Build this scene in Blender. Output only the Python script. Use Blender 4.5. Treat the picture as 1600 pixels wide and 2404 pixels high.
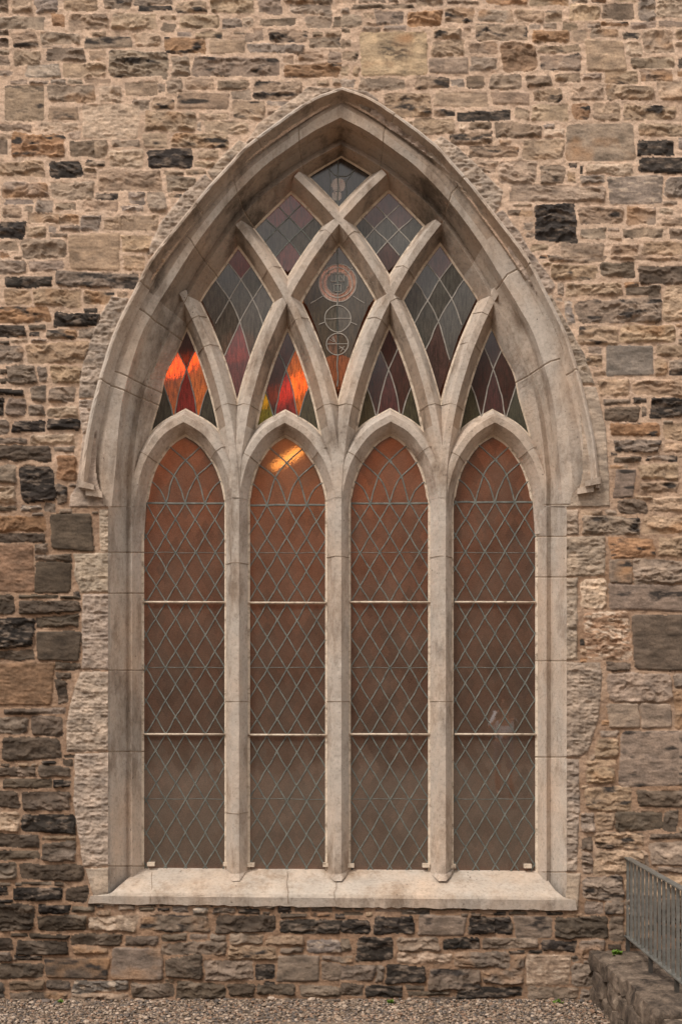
import bpy, math, random
import numpy as np
from mathutils import Vector
R = math.radians
random.seed(7); RNG = np.random.default_rng(11)
for o in list(bpy.data.objects): bpy.data.objects.remove(o)
C = bpy.context.scene.collection
SC = bpy.context.scene

# ---------------------------------------------------------------- camera, sky, sun, exposure
# wall face is the plane y = 0, 300 picture units are one metre on it; +y goes into the building
XC, YC, DC, HC = 790.0, 1630.0, 8.0, 2.4
def W(px, py, d=0.0):
    k = (DC + d) / DC
    return ((px - XC) / 300.0 * k, d, HC + (YC - py) / 300.0 * k)
cam = bpy.data.cameras.new('camera'); camo = bpy.data.objects.new('camera', cam); C.objects.link(camo)
camo.location = (0, -DC, HC); camo.rotation_euler = (R(90), 0, 0)
cam.sensor_fit = 'HORIZONTAL'; cam.sensor_width = 36.0; cam.lens = 36.0 * 2400 / 1600
cam.shift_x = (800 - XC) / 1600; cam.shift_y = (YC - 1202) / 1600
cam.clip_start = 0.1; cam.clip_end = 800
SC.camera = camo
SUN_EL, SUN_AZ = 52, -38         # azimuth measured from straight behind the camera, negative = from the left
world = bpy.data.worlds.new("World"); SC.world = world; world.use_nodes = True
nt = world.node_tree; nt.nodes.clear()
out = nt.nodes.new('ShaderNodeOutputWorld'); bg = nt.nodes.new('ShaderNodeBackground')
sky = nt.nodes.new('ShaderNodeTexSky'); sky.sky_type = 'NISHITA'; sky.sun_disc = False
sky.sun_elevation = R(SUN_EL); sky.sun_rotation = R(180 - SUN_AZ); sky.dust_density = 6.0; sky.air_density = 1.0; sky.ozone_density = 1.0
mixc = nt.nodes.new('ShaderNodeMix'); mixc.data_type = 'RGBA'; mixc.inputs[0].default_value = 0.8
tc = nt.nodes.new('ShaderNodeTexCoord'); cl = nt.nodes.new('ShaderNodeTexNoise'); cl.inputs['Scale'].default_value = 2.5
cl.inputs['Detail'].default_value = 6
cr = nt.nodes.new('ShaderNodeValToRGB'); cr.color_ramp.elements[0].position = .3; cr.color_ramp.elements[1].position = .75
cr.color_ramp.elements[0].color = (10.0, 9.5, 9.0, 1); cr.color_ramp.elements[1].color = (14.6, 13.9, 13.2, 1)
nt.links.new(tc.outputs['Generated'], cl.inputs['Vector']); nt.links.new(cl.outputs[0], cr.inputs[0])
nt.links.new(sky.outputs[0], mixc.inputs[6]); nt.links.new(cr.outputs[0], mixc.inputs[7])
nt.links.new(mixc.outputs[2], bg.inputs[0]); bg.inputs[1].default_value = 0.10
nt.links.new(bg.outputs[0], out.inputs[0])
sl = bpy.data.lights.new('sun', 'SUN'); sl.energy = 2.0; sl.angle = R(11); sl.color = (1.0, .95, .89)
so = bpy.data.objects.new('sun', sl); C.objects.link(so)
sd_ = Vector((math.sin(R(SUN_AZ)) * math.cos(R(SUN_EL)), -math.cos(R(SUN_AZ)) * math.cos(R(SUN_EL)), math.sin(R(SUN_EL))))
so.rotation_euler = sd_.to_track_quat('Z', 'Y').to_euler()
SC.view_settings.view_transform = 'Standard'; SC.view_settings.look = 'None'
SC.view_settings.gamma = 1; SC.view_settings.exposure = 0.33
SC.view_settings.use_curve_mapping = False

# ---------------------------------------------------------------- helpers
def lin(r, g, b):
    f = lambda c: (c / 255 / 12.92) if c / 255 <= .04045 else ((c / 255 + .055) / 1.055) ** 2.4
    return (f(r), f(g), f(b))
def tag(o, label=None, cat=None, group=None, kind=None):
    if label: o['label'] = label
    if cat: o['category'] = cat
    if group: o['group'] = group
    if kind: o['kind'] = kind
    return o
def empty(name, loc=(0, 0, 0)):
    o = bpy.data.objects.new(name, None); C.objects.link(o); o.location = loc; o.empty_display_size = .1
    return o
def link(name, me, parent=None):
    o = bpy.data.objects.new(name, me); C.objects.link(o)
    if parent is not None:
        o.parent = parent
        base = Vector((0, 0, 0)); p = parent
        while p is not None: base += p.location; p = p.parent
        me.transform(__import__('mathutils').Matrix.Translation(-base))
    return o
class MB:
    def __init__(s): s.v = []; s.f = []; s.m = []
    def add(s, vs, fs, mi=0):
        b = len(s.v); s.v += [tuple(v) for v in vs]; s.f += [tuple(b + i for i in f) for f in fs]
        s.m += [mi] * len(fs)
    def box(s, x0, x1, y0, y1, z0, z1, mi=0):
        s.add([(x0,y0,z0),(x1,y0,z0),(x1,y1,z0),(x0,y1,z0),(x0,y0,z1),(x1,y0,z1),(x1,y1,z1),(x0,y1,z1)],
              [(0,3,2,1),(4,5,6,7),(0,1,5,4),(1,2,6,5),(2,3,7,6),(3,0,4,7)], mi)
    def sweep(s, path, prof, mis=None, closed=False, caps=True, jag=0):
        """path: world points on one plane y=const; prof: (in-plane offset, y offset); swept in the xz plane"""
        n = len(path); m = len(prof); vs = []
        for i in range(n):
            a = path[max(i-1, 0)]; b = path[min(i+1, n-1)]
            if 0 < i < n-1:
                t0 = Vector((path[i][0]-a[0], 0, path[i][2]-a[2])).normalized(); t1 = Vector((b[0]-path[i][0], 0, b[2]-path[i][2])).normalized()
                t = (t0 + t1).normalized(); k = 1 / max(.35, t.dot(t0))
            else:
                t = Vector((b[0]-a[0], 0, b[2]-a[2])).normalized(); k = 1
            nn = Vector((t.z, 0, -t.x)) * k
            for (o, d) in prof: vs.append((path[i][0] + nn.x*o, path[i][1] + d, path[i][2] + nn.z*o))
        fs = []; ms = []
        mm = m if closed else m-1
        for i in range(n-1):
            for j in range(mm):
                j2 = (j+1) % m
                fs.append((i*m+j, i*m+j2, (i+1)*m+j2, (i+1)*m+j)); ms.append(mis[j] if mis else 0)
        if closed and caps:
            fs.append(tuple(range(m))[::-1]); fs.append(tuple((n-1)*m+j for j in range(m))); ms += [0, 0]
        b0 = len(s.v); s.v += vs; s.f += [tuple(b0+i for i in f) for f in fs]; s.m += ms
    def tube(s, pts, r, n=6, mi=0):
        pts = [Vector(p) for p in pts]; vs = []; fs = []
        for i, p in enumerate(pts):
            t = (pts[min(i+1, len(pts)-1)] - pts[max(i-1, 0)]).normalized()
            u = t.cross(Vector((.01, 1, .02))).normalized() if abs(t.y) < .9 else t.cross(Vector((1, 0, 0))).normalized()
            w = t.cross(u); rr = r[i] if hasattr(r, '__len__') else r
            for k in range(n):
                a = 2*math.pi*k/n; vs.append(tuple(p + (u*math.cos(a) + w*math.sin(a))*rr))
        for i in range(len(pts)-1):
            for k in range(n): fs.append((i*n+k, i*n+(k+1) % n, (i+1)*n+(k+1) % n, (i+1)*n+k))
        fs.append(tuple(range(n))[::-1]); fs.append(tuple((len(pts)-1)*n+k for k in range(n)))
        s.add(vs, fs, mi)
    def build(s, name, mats, parent=None, smooth=False, recalc=True):
        me = bpy.data.meshes.new(name); me.from_pydata(s.v, [], s.f)
        for m in (mats if isinstance(mats, (list, tuple)) else [mats]): me.materials.append(m)
        me.polygons.foreach_set('material_index', s.m)
        if recalc:
            import bmesh
            bm = bmesh.new(); bm.from_mesh(me); bmesh.ops.recalc_face_normals(bm, faces=bm.faces); bm.to_mesh(me); bm.free()
        if smooth:
            me.polygons.foreach_set('use_smooth', [True]*len(me.polygons))
        me.update()
        return link(name, me, parent)
# value noise
TAB = RNG.random((256, 256)).astype(np.float32)
def vn(x, y, s=0):
    x = x + 17.3*s; y = y + 9.1*s
    xi = np.floor(x).astype(np.int64); yi = np.floor(y).astype(np.int64); fx = x-xi; fy = y-yi
    fx = fx*fx*fx*(fx*(fx*6-15)+10); fy = fy*fy*fy*(fy*(fy*6-15)+10)
    a = TAB[yi & 255, xi & 255]; b = TAB[yi & 255, (xi+1) & 255]; c = TAB[(yi+1) & 255, xi & 255]; d = TAB[(yi+1) & 255, (xi+1) & 255]
    return a*(1-fx)*(1-fy) + b*fx*(1-fy) + c*(1-fx)*fy + d*fx*fy
def fbm(x, y, o=4, s=0):
    t = 0; a = .5; n = 0
    for k in range(o): t = t + a*vn(x, y, s+k*3); n += a; a *= .5; x = x*2.03; y = y*2.03
    return t/n
def ridge(x, y, o=4, s=0):
    t = 0; a = .5; n = 0
    for k in range(o): t = t + a*(1-abs(2*vn(x, y, s+k*3)-1)); n += a; a *= .5; x = x*2.1; y = y*2.1
    return t/n
# ---------------------------------------------------------------- materials
def mat(name, rough=.9, spec=.2):
    m = bpy.data.materials.new(name); m.use_nodes = True; b = m.node_tree.nodes['Principled BSDF']
    b.inputs['Roughness'].default_value = rough; b.inputs['Specular IOR Level'].default_value = spec
    return m, m.node_tree, b
def N(nt, t, **kw):
    n = nt.nodes.new(t)
    for k, v in kw.items(): n.inputs[k.replace('_', ' ')].default_value = v
    return n
def noise(nt, scale, detail=6, rough=.6, stretch=None, coord='Object'):
    tc = nt.nodes.new('ShaderNodeTexCoord'); n = nt.nodes.new('ShaderNodeTexNoise')
    n.inputs['Scale'].default_value = scale; n.inputs['Detail'].default_value = detail; n.inputs['Roughness'].default_value = rough
    if stretch:
        mp = nt.nodes.new('ShaderNodeMapping'); mp.inputs['Scale'].default_value = stretch[:3]
        if len(stretch) > 3: mp.inputs['Rotation'].default_value = stretch[3:]
        nt.links.new(tc.outputs[coord], mp.inputs[0]); nt.links.new(mp.outputs[0], n.inputs['Vector'])
    else: nt.links.new(tc.outputs[coord], n.inputs['Vector'])
    return n
def ramp(nt, src, stops):
    r = nt.nodes.new('ShaderNodeValToRGB'); e = r.color_ramp.elements
    while len(e) < len(stops): e.new(.5)
    for i, (p, c) in enumerate(stops):
        e[i].position = p; e[i].color = (*c, 1) if len(c) == 3 else c
    nt.links.new(src, r.inputs[0]); return r
def mul(nt, a, b, fac=1.0, mode='MULTIPLY'):
    m = nt.nodes.new('ShaderNodeMix'); m.data_type = 'RGBA'; m.blend_type = mode; m.inputs[0].default_value = fac
    nt.links.new(a, m.inputs[6]); nt.links.new(b, m.inputs[7]); return m
def bump(nt, bsdf, srcs):
    prev = None
    for src, st, dist in srcs:
        bp = nt.nodes.new('ShaderNodeBump'); bp.inputs['Strength'].default_value = st; bp.inputs['Distance'].default_value = dist
        nt.links.new(src, bp.inputs['Height'])
        if prev: nt.links.new(prev.outputs[0], bp.inputs['Normal'])
        prev = bp
    nt.links.new(prev.outputs[0], bsdf.inputs['Normal'])
g1 = lambda v: (v, v, v)
# masonry: stone colours live in the attribute, fine grain added here
M = {}
m, nt, b = mat('rubble_stone', .92); M['rubble'] = m
at = nt.nodes.new('ShaderNodeAttribute'); at.attribute_name = 'col'
n1 = noise(nt, 55, 8, .7); r1 = ramp(nt, n1.outputs[0], [(.25, g1(.62)), (.5, g1(1)), (.8, g1(1.3))])
n2 = noise(nt, 9, 6, .65); r2 = ramp(nt, n2.outputs[0], [(.3, (.82, .82, .83)), (.7, (1.14, 1.1, 1.06))])
x1 = mul(nt, at.outputs['Color'], r1.outputs[0]); x2 = mul(nt, x1.outputs[2], r2.outputs[0])
nt.links.new(x2.outputs[2], b.inputs['Base Color'])
nf = noise(nt, 170, 4, .7); bump(nt, b, [(n1.outputs[0], .55, .012), (nf.outputs[0], .4, .003)])
# dressed limestone of the window
def limestone(name, base, stain, amount):
    m, nt, b = mat(name, .88)
    a = noise(nt, 3.4, 9, .72, stretch=(1, 1, .45)); s = ramp(nt, a.outputs[0], [(.50 - amount, g1(0)), (.66 - amount, g1(1))])
    base_n = noise(nt, 5, 8, .65); bc = ramp(nt, base_n.outputs[0], [(.3, tuple(c*.84 for c in base)), (.55, base), (.75, tuple(min(1, c*1.12) for c in base))])
    fine = noise(nt, 38, 8, .75); fr = ramp(nt, fine.outputs[0], [(.28, g1(.55)), (.46, g1(.97)), (.8, g1(1.2))])
    st = nt.nodes.new('ShaderNodeMix'); st.data_type = 'RGBA'
    nt.links.new(s.outputs[0], st.inputs[0]); nt.links.new(bc.outputs[0], st.inputs[6]); st.inputs[7].default_value = (*stain, 1)
    # tinge of pinkish buff
    pk = noise(nt, 2.3, 5, .6, stretch=(1, 1, .6)); pr = ramp(nt, pk.outputs[0], [(.4, (1, 1, 1)), (.7, (1.08, .96, .86))])
    x = mul(nt, st.outputs[2], fr.outputs[0]); x = mul(nt, x.outputs[2], pr.outputs[0])
    # scattered dark pits and lichen specks
    vo = nt.nodes.new('ShaderNodeTexVoronoi'); vo.inputs['Scale'].default_value = 16; tcc = nt.nodes.new('ShaderNodeTexCoord')
    nt.links.new(tcc.outputs['Object'], vo.inputs['Vector']); vr = ramp(nt, vo.outputs['Distance'], [(.06, g1(.35)), (.13, g1(1))])
    vm = noise(nt, 3.1, 3); vmr = ramp(nt, vm.outputs[0], [(.52, g1(0)), (.6, g1(1))])
    x2 = mul(nt, x.outputs[2], vr.outputs[0]); nt.links.new(vmr.outputs[0], x2.inputs[0])
    ta = nt.nodes.new('ShaderNodeAttribute'); ta.attribute_name = 'tone'; ad = nt.nodes.new('ShaderNodeMath'); ad.operation = 'ADD'; ad.inputs[1].default_value = 1
    nt.links.new(ta.outputs['Fac'], ad.inputs[0]); cb = nt.nodes.new('ShaderNodeCombineColor')
    for q in range(3): nt.links.new(ad.outputs[0], cb.inputs[q])
    x3 = mul(nt, x2.outputs[2], cb.outputs[0])
    nt.links.new(x3.outputs[2], b.inputs['Base Color'])
    wv = nt.nodes.new('ShaderNodeTexWave'); wv.inputs['Scale'].default_value = 42; wv.inputs['Distortion'].default_value = 7; wv.inputs['Detail'].default_value = 3; wv.inputs['Detail Scale'].default_value = 2
    mp = nt.nodes.new('ShaderNodeMapping'); mp.inputs['Rotation'].default_value = (0, R(75), 0)
    nt.links.new(tcc.outputs['Object'], mp.inputs[0]); nt.links.new(mp.outputs[0], wv.inputs['Vector'])
    bump(nt, b, [(base_n.outputs[0], .5, .02), (fine.outputs[0], .5, .006), (wv.outputs['Fac'], .22, .003)])
    return m
LB = lin(184, 172, 160)
M['lime'] = limestone('limestone', LB, lin(134, 120, 107), .01)
M['lime_dark'] = limestone('weathered_shaded_limestone', lin(160, 144, 129), lin(96, 86, 76), .0)  # stained upper arch, and painted shade under the tracery bars
M['lime_clean'] = limestone('pale_limestone', lin(182, 170, 157), lin(146, 130, 114), .0)
m, nt, b = mat('joint_mortar', .95); M['joint'] = m
n = noise(nt, 60, 5); r = ramp(nt, n.outputs[0], [(.3, lin(112, 98, 85)), (.7, lin(160, 142, 123))]); nt.links.new(r.outputs[0], b.inputs['Base Color'])
m, nt, b = mat('glazing_mastic', .8); M['mastic'] = m
n = noise(nt, 20, 7, .7); r = ramp(nt, n.outputs[0], [(.3, lin(120, 104, 90)), (.5, lin(205, 188, 168)), (.8, lin(222, 206, 188))]); nt.links.new(r.outputs[0], b.inputs['Base Color'])
bump(nt, b, [(n.outputs[0], .5, .01)])
m, nt, b = mat('lead', .5, .5); M['lead'] = m
n = noise(nt, 25, 6); r = ramp(nt, n.outputs[0], [(.3, lin(76, 80, 75)), (.7, lin(120, 122, 114))]); nt.links.new(r.outputs[0], b.inputs['Base Color'])
m, nt, b = mat('lead_pale', .5, .5); M['lead_pale'] = m
n = noise(nt, 25, 6); r = ramp(nt, n.outputs[0], [(.3, lin(120, 114, 106)), (.7, lin(165, 158, 148))]); nt.links.new(r.outputs[0], b.inputs['Base Color'])
m, nt, b = mat('galvanised_steel', .45, .5); M['steel'] = m; b.inputs['Metallic'].default_value = .55
n = noise(nt, 14, 8, .7); r = ramp(nt, n.outputs[0], [(.3, lin(108, 108, 104)), (.7, lin(150, 148, 142))]); nt.links.new(r.outputs[0], b.inputs['Base Color'])
bump(nt, b, [(n.outputs[0], .2, .003)])
m, nt, b = mat('dark_steel', .6, .4); M['dark_steel'] = m; b.inputs['Metallic'].default_value = .4; b.inputs['Base Color'].default_value = (*lin(70, 68, 64), 1)
n = noise(nt, 14, 8, .7); r = ramp(nt, n.outputs[0], [(.3, lin(58, 54, 50)), (.7, lin(88, 82, 76))]); nt.links.new(r.outputs[0], b.inputs['Base Color'])
m, nt, b = mat('room_plaster', .95); M['room'] = m
n = noise(nt, 1.5, 6); r = ramp(nt, n.outputs[0], [(.3, lin(70, 55, 45)), (.7, lin(120, 92, 72))]); nt.links.new(r.outputs[0], b.inputs['Base Color'])
m, nt, b = mat('leaf', .6); M['leaf'] = m
n = noise(nt, 40, 3); r = ramp(nt, n.outputs[0], [(.3, lin(60, 82, 30)), (.7, lin(110, 140, 50))]); nt.links.new(r.outputs[0], b.inputs['Base Color'])
b.inputs['Transmission Weight'].default_value = 0
def glass_mat(name, refr, trans, bumpstr, bscale, stretch, rough, refl=.11, dust=.5, grough=.02):
    m = bpy.data.materials.new(name); m.use_nodes = True; nt = m.node_tree; nt.nodes.clear()
    o = nt.nodes.new('ShaderNodeOutputMaterial'); at = nt.nodes.new('ShaderNodeAttribute'); at.attribute_name = 'col'
    n = noise(nt, bscale, 5, .6, stretch=stretch)
    bp = nt.nodes.new('ShaderNodeBump'); bp.inputs['Strength'].default_value = bumpstr; bp.inputs['Distance'].default_value = .01
    nt.links.new(n.outputs[0], bp.inputs['Height'])
    rf = nt.nodes.new('ShaderNodeBsdfRefraction'); rf.inputs['IOR'].default_value = 1.25; rf.inputs['Roughness'].default_value = rough
    tl = nt.nodes.new('ShaderNodeBsdfTranslucent'); df = nt.nodes.new('ShaderNodeBsdfDiffuse'); gl = nt.nodes.new('ShaderNodeBsdfGlossy'); gl.inputs['Roughness'].default_value = grough
    gw = noise(nt, 2.2, 2); gb = nt.nodes.new('ShaderNodeBump'); gb.inputs['Strength'].default_value = .05; gb.inputs['Distance'].default_value = .02
    nt.links.new(gw.outputs[0], gb.inputs['Height'])
    tl_ = nt.nodes.new('ShaderNodeAttribute'); tl_.attribute_name = 'tilt'   # every quarry sits a little out of true
    va = nt.nodes.new('ShaderNodeVectorMath'); va.operation = 'ADD'; vn_ = nt.nodes.new('ShaderNodeVectorMath'); vn_.operation = 'NORMALIZE'
    nt.links.new(gb.outputs[0], va.inputs[0]); nt.links.new(tl_.outputs['Vector'], va.inputs[1]); nt.links.new(va.outputs[0], vn_.inputs[0]); nt.links.new(vn_.outputs[0], gl.inputs['Normal'])
    nt.links.new(bp.outputs[0], rf.inputs['Normal'])
    gr = noise(nt, 150, 3, .8); grr = ramp(nt, gr.outputs[0], [(.38, g1(.45)), (.62, g1(1.35))])
    cc = mul(nt, at.outputs['Color'], grr.outputs[0], .6)
    if stretch:      # streaky antique glass
        sr = ramp(nt, n.outputs[0], [(.36, g1(.5)), (.5, g1(.95)), (.64, g1(1.3))]); cc = mul(nt, cc.outputs[2], sr.outputs[0])
    for s in (rf, tl): nt.links.new(cc.outputs[2], s.inputs['Color'])
    du = nt.nodes.new('ShaderNodeMix'); du.data_type = 'RGBA'; du.inputs[0].default_value = dust
    nt.links.new(cc.outputs[2], du.inputs[6])
    sm = noise(nt, 4, 7, .7); smr = ramp(nt, sm.outputs[0], [(.3, lin(86, 79, 70)), (.7, lin(134, 123, 110))]); nt.links.new(smr.outputs[0], du.inputs[7])
    nt.links.new(du.outputs[2], df.inputs['Color'])
    a = nt.nodes.new('ShaderNodeMixShader'); a.inputs[0].default_value = trans; nt.links.new(df.outputs[0], a.inputs[1]); nt.links.new(tl.outputs[0], a.inputs[2])
    c = nt.nodes.new('ShaderNodeMixShader'); c.inputs[0].default_value = refr; nt.links.new(a.outputs[0], c.inputs[1]); nt.links.new(rf.outputs[0], c.inputs[2])
    d = nt.nodes.new('ShaderNodeMixShader'); d.inputs[0].default_value = refl; nt.links.new(c.outputs[0], d.inputs[1]); nt.links.new(gl.outputs[0], d.inputs[2])
    nt.links.new(d.outputs[0], o.inputs[0]); return m
M['amber'] = glass_mat('obscured_amber_glass', .30, .5, .75, 70, None, .10, refl=.18, dust=.88)
M['stained'] = glass_mat('stained_glass', .45, .3, .9, 22, (3.4, 1, .6, 0, R(28), 0), .06, refl=.065, dust=.3, grough=.16)
def emit(name, col, s):
    m = bpy.data.materials.new(name); m.use_nodes = True; b = m.node_tree.nodes['Principled BSDF']
    b.inputs['Base Color'].default_value = (*col, 1); b.inputs['Emission Color'].default_value = (*col, 1); b.inputs['Emission Strength'].default_value = s
    return m
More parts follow.
